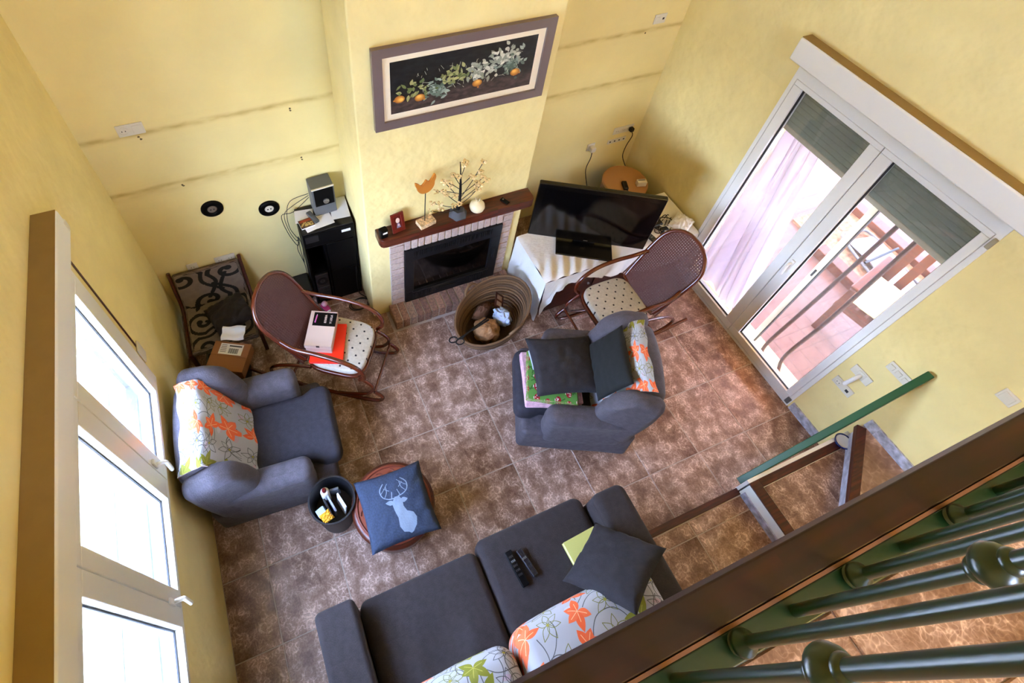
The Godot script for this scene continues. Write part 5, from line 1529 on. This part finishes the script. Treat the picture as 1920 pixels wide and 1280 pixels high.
	part("cover", qd, mat("booklet", Color.WHITE, 0.5, {"tex": tex(im)}), bk)
	var ph := thing("handset", "grey cordless handset leaning by the speaker on the printer", "phone", Vector3(1.222, y + 0.003, 0.155), 20)
	part("body", rb([-0.020, 0.020, 0, 0.024, -0.065, 0.065], 0.008), mat("handset_grey", Color(0.30, 0.33, 0.34), 0.5), ph)
	part("keypad", boxes([[-0.013, 0.013, 0.024, 0.0248, 0.0, 0.05]]), M.grey_plastic, ph)
	var cbn := thing("speaker_leads", "thin dark leads looping down the left side of the black cabinet", "cable", Vector3(1.075, 0.0, 0.12))
	for k in 3:
		var o := k * 0.020
		part("lead", tubes(curve([Vector3(0.16, 1.10 - o, -0.08), Vector3(0.02, 1.09 - o * 2, -0.06 + o), Vector3(-0.03 - o, 1.0, -0.02), Vector3(-0.035 - o * 0.6, 0.90, 0.03 + o), Vector3(-0.01, 0.82 - o * 3, 0.05), Vector3(0.012, 0.72, 0.02 - o), Vector3(-0.015 + o, 0.60, 0.0), Vector3(0.008, 0.45, 0.04), Vector3(0.012, 0.30 + o * 4, 0.03)], 5), 0.0025, 6), M.rubber, cbn)
	var bl := thing("storage_case", "low black case on the floor left of the black cabinet", "case", Vector3(0.985, 0, 0.11))
	part("body", rb([-0.105, 0.105, 0, 0.10, -0.10, 0.10], 0.010), M.black_plastic, bl)
	part("lid", rb([-0.108, 0.108, 0.101, 0.118, -0.103, 0.103], 0.006), M.dark_plastic, bl)
	var tl := thing("floor_lead", "black lead lying in loops on the floor before the black cabinet", "cable", Vector3(1.43, 0.0, 0.42))
	var pts := []
	for i in 16: pts.append(Vector3(0.085 * cos(i * 0.8) + 0.002 * i, 0.006 + 0.0008 * i, 0.055 * sin(i * 0.8)))
	pts.append(Vector3(0.045, 0.03, -0.10)); pts.append(Vector3(0.04, 0.20, -0.125)); pts.append(Vector3(0.048, 0.4, -0.122))
	part("lead", tubes(curve(pts, 4), 0.0045, 7), M.rubber, tl)
	var pk := thing("toy", "small pink and white toy on the floor by the black cabinet", "toy", Vector3(1.155, 0.0, 0.365), 20)
	part("body", rb([-0.03, 0.03, 0, 0.05, -0.045, 0.045], 0.014, 3), mat("toy_pink", Color(0.68, 0.18, 0.42), 0.35), pk)
	var hdm := MB.new(); hdm.lathe([Vector2(0, 0.048), Vector2(0.022, 0.055), Vector2(0.026, 0.072), Vector2(0.018, 0.090), Vector2(0, 0.095)], 16, X(Vector3(0.005, 0, -0.015)), 0.0)
	part("head", hdm, mat("toy_pale", Color(0.86, 0.66, 0.76), 0.4), pk)
	part("cap", rb([-0.016, 0.016, 0.02, 0.045, 0.044, 0.062], 0.006), M.paper, pk)


func bench_corner() -> void:
	var t := thing("lounge_chair", "low chair with black scrolls printed on beige cloth in the left corner", "chair", Vector3(0.345, 0, 0.32))
	var bk := MB.new()
	bk.rbox(Vector3.ZERO, Vector3(0.50, 0.34, 0.05), 0.018, 2, 2, X(Vector3(0, 0.425, -0.225), Vector3(-22, 0, 0)))
	part("backrest", bk, M.scrolls, t)
	var se := MB.new()
	se.rbox(Vector3(0, 0.275, 0.045), Vector3(0.50, 0.06, 0.46), 0.02, 2, 3)
	part("seat", se, M.scrolls, t)
	for s: float in [-1.0, 1.0]:
		part("side_rail", tubes(curve([Vector3(s * 0.265, 0.61, -0.295), Vector3(s * 0.265, 0.44, -0.225), Vector3(s * 0.265, 0.29, -0.16), Vector3(s * 0.265, 0.265, 0.05), Vector3(s * 0.265, 0.265, 0.27)], 5), 0.014, 8), M.dark_wood, t)
		for z in [-0.15, 0.24]: part("leg", rb([s * 0.265 - 0.015, s * 0.265 + 0.015, 0, 0.262, z - 0.015, z + 0.015], 0.004), M.dark_wood, t)
	var bg := MB.new(); bg.pillow(0.30, 0.27, 0.15, Transform3D(), 0.016, 21, 0.02)
	var b := part("bag", bg, M.brown_cloth)
	b.transform = Transform3D(Basis.from_euler(Vector3(0.12, 0.3, 0)), Vector3(0.43, 0.38, 0.385)); tag(b, "slumped dark brown bag on the scroll patterned chair", "bag")
	var cr := thing("crate", "black plastic crate on the floor in front of the scroll patterned chair", "crate", Vector3(0.312, 0, 0.775), -12)
	part("body", rb([-0.13, 0.13, 0, 0.31, -0.12, 0.12], 0.012), M.black_plastic, cr)
	part("rim", boxes([[-0.138, 0.138, 0.295, 0.312, -0.128, -0.115], [-0.138, 0.138, 0.295, 0.312, 0.115, 0.128], [-0.138, -0.125, 0.295, 0.312, -0.115, 0.115], [0.125, 0.138, 0.295, 0.312, -0.115, 0.115]]), M.dark_plastic, cr)
	var bx := thing("cardboard_box", "flat brown cardboard box with a postal label on the black crate", "box", Vector3(0.365, 0.3125, 0.775), -28)
	part("body", rb([-0.135, 0.135, 0, 0.10, -0.115, 0.115], 0.003, 1), M.cardboard, bx)
	part("flap", rb([-0.135, 0.135, 0.1005, 0.104, -0.114, -0.003], 0.001, 1), M.cardboard, bx)
	part("flap", rb([-0.135, 0.135, 0.1005, 0.104, 0.003, 0.114], 0.001, 1), M.cardboard, bx)
	var im := blank(128, 64, Color(0.86, 0.85, 0.82))
	for k in 26: im.fill_rect(Rect2i(52 + k * 2 + (k * 7) % 3, 26, 1 + (k * 5) % 2, 30), Color(0.12, 0.12, 0.12))
	for k in 5: im.fill_rect(Rect2i(6, 8 + k * 10, 30 + (k * 13) % 12, 3), Color(0.3, 0.3, 0.3))
	im.fill_rect(Rect2i(50, 8, 70, 8), Color(0.2, 0.2, 0.2))
	var lb := MB.new(); lb.quad(Vector3(-0.085, 0.1045, -0.012), Vector3(0.085, 0.1045, -0.012), Vector3(0.085, 0.1045, -0.10), Vector3(-0.085, 0.1045, -0.10))
	part("label", lb, mat("postal_label", Color.WHITE, 0.6, {"tex": tex(im)}), bx)
	var pp := MB.new()
	pp.sheet(12, 10, 0.002, func(u: float, v: float) -> Vector3: return Vector3((u - 0.5) * 0.17, 0.012 * sin(u * 7 + v * 3) + 0.01 * sin(v * 9), (0.5 - v) * 0.11))
	var po := part("paper_wrapper", pp, M.paper); po.position = Vector3(0.435, 0.447, 0.615); po.rotation = Vector3(0.15, -0.35, 0.05)
	tag(po, "crumpled white paper between the brown bag and the cardboard box", "paper")
	var gb := MB.new(); gb.lathe([Vector2(0, 0), Vector2(0.034, 0), Vector2(0.036, 0.01), Vector2(0.034, 0.15), Vector2(0.014, 0.19), Vector2(0.012, 0.22)], 18)
	var go := thing("bottle", "pale green plastic bottle on the floor behind the left armchair", "bottle", Vector3(0.145, 0, 0.79))
	part("body", gb, mat("bottle_green", Color(0.45, 0.55, 0.46), 0.3), go)
	var gc := MB.new(); gc.lathe([Vector2(0.013, 0.21), Vector2(0.016, 0.215), Vector2(0.016, 0.24), Vector2(0, 0.242)], 14)
	part("cap", gc, mat("cap_orange", Color(0.60, 0.34, 0.22), 0.5), go)


# ---------------------------------------------------------------- on the floor
func floor_things() -> void:
	# oval palm basket for firewood
	var yaw := 22.0
	var bt := thing("basket", "wide oval straw basket with firewood scraps in front of the hearth", "basket", Vector3(2.405, 0, 1.045), yaw)
	var S := Vector3(0.355, 1.0, 0.255)
	var prof := []
	for k in 15: prof.append(Vector2(lerpf(0.66, 1.0, sin(k / 14.0 * PI / 2)), 0.006 + k / 14.0 * 0.30))
	var tilt := func(p: Vector3) -> Vector3: return Vector3(p.x * S.x, p.y * (1.0 + 0.20 * p.x * clampf(p.y / 0.3, 0, 1)), p.z * S.z)
	for k in 14:
		var pts := []; var wob := k * 0.4
		var r: float = lerpf(0.66, 1.0, sin(k / 13.0 * PI / 2)); var y := 0.012 + k / 13.0 * 0.295
		for i in 56:
			var a := TAU * i / 56.0
			pts.append(tilt.call(Vector3(r * cos(a), y + 0.0015 * sin(a * 28 + wob), r * sin(a))))
		var co := MB.new()
		co.tube(pts, 0.0125, 8, true, Vector2(1.0, 0.75), Vector3.UP)
		part("rim" if k == 13 else "coil", co, M.straw if k % 3 or k == 13 else M.straw_dark, bt)
	var bo := MB.new(); slab(bo, superellipse(0.66 * S.x, 0.66 * S.z, 2.0, 40), 0.0, 0.014, 0.004)
	part("bottom", bo, M.straw_dark, bt)
	for s: float in [-1.0, 1.0]:
		var hp := []
		for i in 13:
			var a := PI * i / 12.0
			var e: Vector3 = tilt.call(Vector3(0.985 * cos(PI / 2 * s + (i - 6) * 0.030), 0.30, 0.985 * sin(PI / 2 * s + (i - 6) * 0.030)))
			hp.append(Vector3(-s * 0.07 * cos(a), e.y + 0.075 * sin(a), e.z + s * 0.02 * sin(a)))
		part("handle", tubes(curve(hp, 3), 0.011, 8), M.straw, bt)
	var B := Transform3D(Basis(Vector3.UP, deg_to_rad(yaw)), Vector3(2.405, 0, 1.045))
	var wad := func(called: String, label: String, cat: String, at: Vector3, sz: Vector3, m: Material, sd: int) -> void:
		var mb := MB.new(); var z := noise(1.6, sd, 4)
		mb.grid(26, 18, func(u: float, v: float) -> Vector3:
			var a := -TAU * u; var b := PI * (v - 0.5)
			var d := Vector3(cos(b) * cos(a), sin(b), cos(b) * sin(a))
			return d * sz * 0.5 * (1.0 + 0.42 * z.get_noise_3d(d.x * 1.6, d.y * 1.6, d.z * 1.6)))
		var o := part(called, mb, m); o.transform = B * Transform3D(Basis(), at)
		tag(o, label, cat)
	wad.call("paper_bag", "crumpled brown paper bag with a printed swirl in the straw basket", "bag", Vector3(-0.10, 0.145, 0.04), Vector3(0.21, 0.19, 0.21), mat("kraft", Color(0.80, 0.70, 0.62), 0.85, {"tex": M.stone.albedo_texture, "tri": 3.0}), 3)
	wad.call("newspaper", "crumpled bluish white newspaper in the straw basket", "paper", Vector3(0.09, 0.150, 0.045), Vector3(0.12, 0.17, 0.17), mat("news", Color(0.74, 0.80, 0.90), 0.85), 5)
	wad.call("paper_bag", "dull brown paper wad at the back of the straw basket", "paper", Vector3(0.02, 0.125, -0.115), Vector3(0.20, 0.15, 0.10), mat("kraft_dark", Color(0.36, 0.23, 0.14), 0.85), 9)
	var fp := thing("picture_frame", "small dark wooden frame poking out of the straw basket", "frame", B * Vector3(0.185, 0.17, -0.035), 60)
	fp.rotation.x = -0.9
	for q in [[-0.07, 0.07, 0.0, 0.014], [-0.07, 0.07, 0.076, 0.09], [-0.07, -0.056, 0.014, 0.076], [0.056, 0.07, 0.014, 0.076], [-0.007, 0.007, 0.014, 0.076]]: part("bar", rb([q[0], q[1], q[2], q[3], -0.006, 0.006], 0.002, 1), M.dark_wood, fp)
	part("pane", boxes([[-0.058, 0.058, 0.012, 0.078, -0.003, -0.001]]), mat("frame_pane", Color(0.66, 0.58, 0.58), 0.5), fp)
	# fire tongs whose ring handles stick out over the rim
	var tg := thing("fire_tongs", "black scissor tongs with two ring handles resting on the basket rim", "tongs", Vector3(1.995, 0.335, 1.215), 0)
	for k in 2:
		var rg := []
		var c := Vector3(-0.012, 0.0, -0.016) if k == 0 else Vector3(0.030, 0.0, 0.020)
		for i in 16: rg.append(c + Vector3(0.033 * cos(TAU * i / 16), 0.004 * k, 0.024 * sin(TAU * i / 16)))
		part("ring_handle", tubes(rg, 0.0055, 8, true), M.iron, tg)
	part("blade", tubes(curve([Vector3(0.018, 0, -0.006), Vector3(0.09, 0.008, -0.02), Vector3(0.17, -0.005, -0.055), Vector3(0.33, -0.05, -0.125)], 5), 0.0075, 8), M.iron, tg)
	part("blade", tubes(curve([Vector3(0.055, 0, 0.004), Vector3(0.10, 0.012, -0.022), Vector3(0.18, 0.005, -0.045), Vector3(0.34, -0.045, -0.105)], 5), 0.0075, 8), M.iron, tg)

	# carved stool and its deer cushion
	var st := thing("carved_stool", "round brown stool with a carved top under the blue cushion", "stool", Vector3(1.150, 0, 2.175))
	var lg := MB.new()
	lg.lathe([Vector2(0.20, 0.0), Vector2(0.215, 0.02), Vector2(0.235, 0.12), Vector2(0.25, 0.25), Vector2(0.262, 0.34), Vector2(0.266, 0.37), Vector2(0.258, 0.392), Vector2(0.240, 0.398)], 48, Transform3D(), 0.5)
	part("drum", lg, M.red_wood, st)
	var tp := MB.new(); slab(tp, superellipse(0.242, 0.242, 2.0, 48), 0.380, 0.402, 0.005)
	part("top", tp, mat("carved_wood", Color(0.50, 0.23, 0.14), 0.5), st)
	var cv := MB.new()
	for k in 14:
		var a := TAU * k / 14.0
		var o := Vector3(0.175 * cos(a), 0.403, 0.175 * sin(a))
		var pts := []
		for i in 14: pts.append(o + Vector3(0.038 * (1 - i / 18.0) * cos(i * 0.62 + a), 0, 0.038 * (1 - i / 18.0) * sin(i * 0.62 + a)))
		cv.tube(curve(pts, 3), 0.0055, 6)
	var ring := []
	for i in 48: ring.append(Vector3(0.228 * cos(TAU * i / 48), 0.403, 0.228 * sin(TAU * i / 48)))
	cv.tube(ring, 0.006, 6, true)
	part("carving", cv, mat("carved_edge", Color(0.42, 0.17, 0.10), 0.45), st)
	var dp := MB.new(); dp.pillow(0.435, 0.435, 0.135, Transform3D(), 0.007, 14, 0.06)
	var dc := part("cushion", dp, M.deer)
	dc.position = Vector3(1.160, 0.478, 2.215); dc.rotation = Vector3(0.0, deg_to_rad(-2.0), -0.02)
	tag(dc, "blue cushion with a pale antlered stag's head on the carved stool", "cushion")

	# black bin of odds and ends
	var bn := thing("bin", "round black bucket of odds and ends beside the left armchair", "bucket", Vector3(0.795, 0, 2.016))
	var bm := MB.new()
	bm.lathe([Vector2(0, 0), Vector2(0.105, 0), Vector2(0.110, 0.01), Vector2(0.140, 0.405), Vector2(0.148, 0.410), Vector2(0.148, 0.420), Vector2(0.138, 0.420), Vector2(0.132, 0.400), Vector2(0.118, 0.22), Vector2(0, 0.218)], 40, Transform3D(), 0.6)
	part("bucket", bm, M.dark_plastic, bn)
	var at := bn.position
	var bo1 := thing("squeeze_bottle", "white bottle with a dark red cap standing in the black bucket", "bottle", at + Vector3(-0.030, 0.2195, -0.070))
	var b1 := MB.new(); b1.lathe([Vector2(0, 0), Vector2(0.026, 0), Vector2(0.028, 0.01), Vector2(0.028, 0.17), Vector2(0.022, 0.185), Vector2(0.014, 0.19)], 20)
	part("body", b1, M.paper, bo1)
	var b2 := MB.new(); b2.lathe([Vector2(0.013, 0.186), Vector2(0.014, 0.215), Vector2(0.010, 0.222), Vector2(0, 0.222)], 16)
	part("cap", b2, mat("dark_red", Color(0.36, 0.02, 0.06), 0.3), bo1)
	var put := func(called: String, label: String, cat: String, p: Vector3, e: Vector3, s: Vector3, m: Material) -> void:
		var mb := MB.new(); mb.rbox(Vector3.ZERO, s, 0.003, 1)
		var o := part(called, mb, m); o.transform = Transform3D(Basis.from_euler(e * PI / 180.0), at + p); tag(o, label, cat)
	put.call("carton", "pale blue square carton in the black bucket", "box", Vector3(-0.078, 0.325, 0.025), Vector3(12, 18, 6), Vector3(0.055, 0.17, 0.052), mat("pale_blue", Color(0.66, 0.76, 0.88), 0.5))
	put.call("case", "dark disc case standing in the black bucket beside the carton", "case", Vector3(-0.035, 0.310, 0.01), Vector3(5, 12, 3), Vector3(0.014, 0.15, 0.10), M.dark_plastic)
	put.call("case", "silvery disc case standing in the middle of the black bucket", "case", Vector3(-0.012, 0.315, 0.008), Vector3(5, 14, -3), Vector3(0.012, 0.15, 0.11), mat("silver", Color(0.66, 0.68, 0.74), 0.3))
	put.call("ruler", "white plastic strip standing upright in the black bucket", "strip", Vector3(0.050, 0.325, 0.022), Vector3(4, 16, -4), Vector3(0.011, 0.19, 0.105), M.paper)
	put.call("battery_pack", "small grey bar beside the white bottle in the black bucket", "box", Vector3(0.032, 0.330, -0.068), Vector3(0, -8, 4), Vector3(0.06, 0.10, 0.016), M.grey_plastic)
	var yb := MB.new(); yb.pillow(0.075, 0.07, 0.035, Transform3D(), 0.010, 31, 0.1)
	var yo := part("wrapper", yb, mat("yellow_wrap", Color(0.90, 0.66, 0.14), 0.35)); yo.transform = Transform3D(Basis.from_euler(Vector3(0.5, 0.4, 0.3)), at + Vector3(-0.055, 0.425, 0.088))
	tag(yo, "crumpled yellow wrapper on the rim of the black bucket", "wrapper")
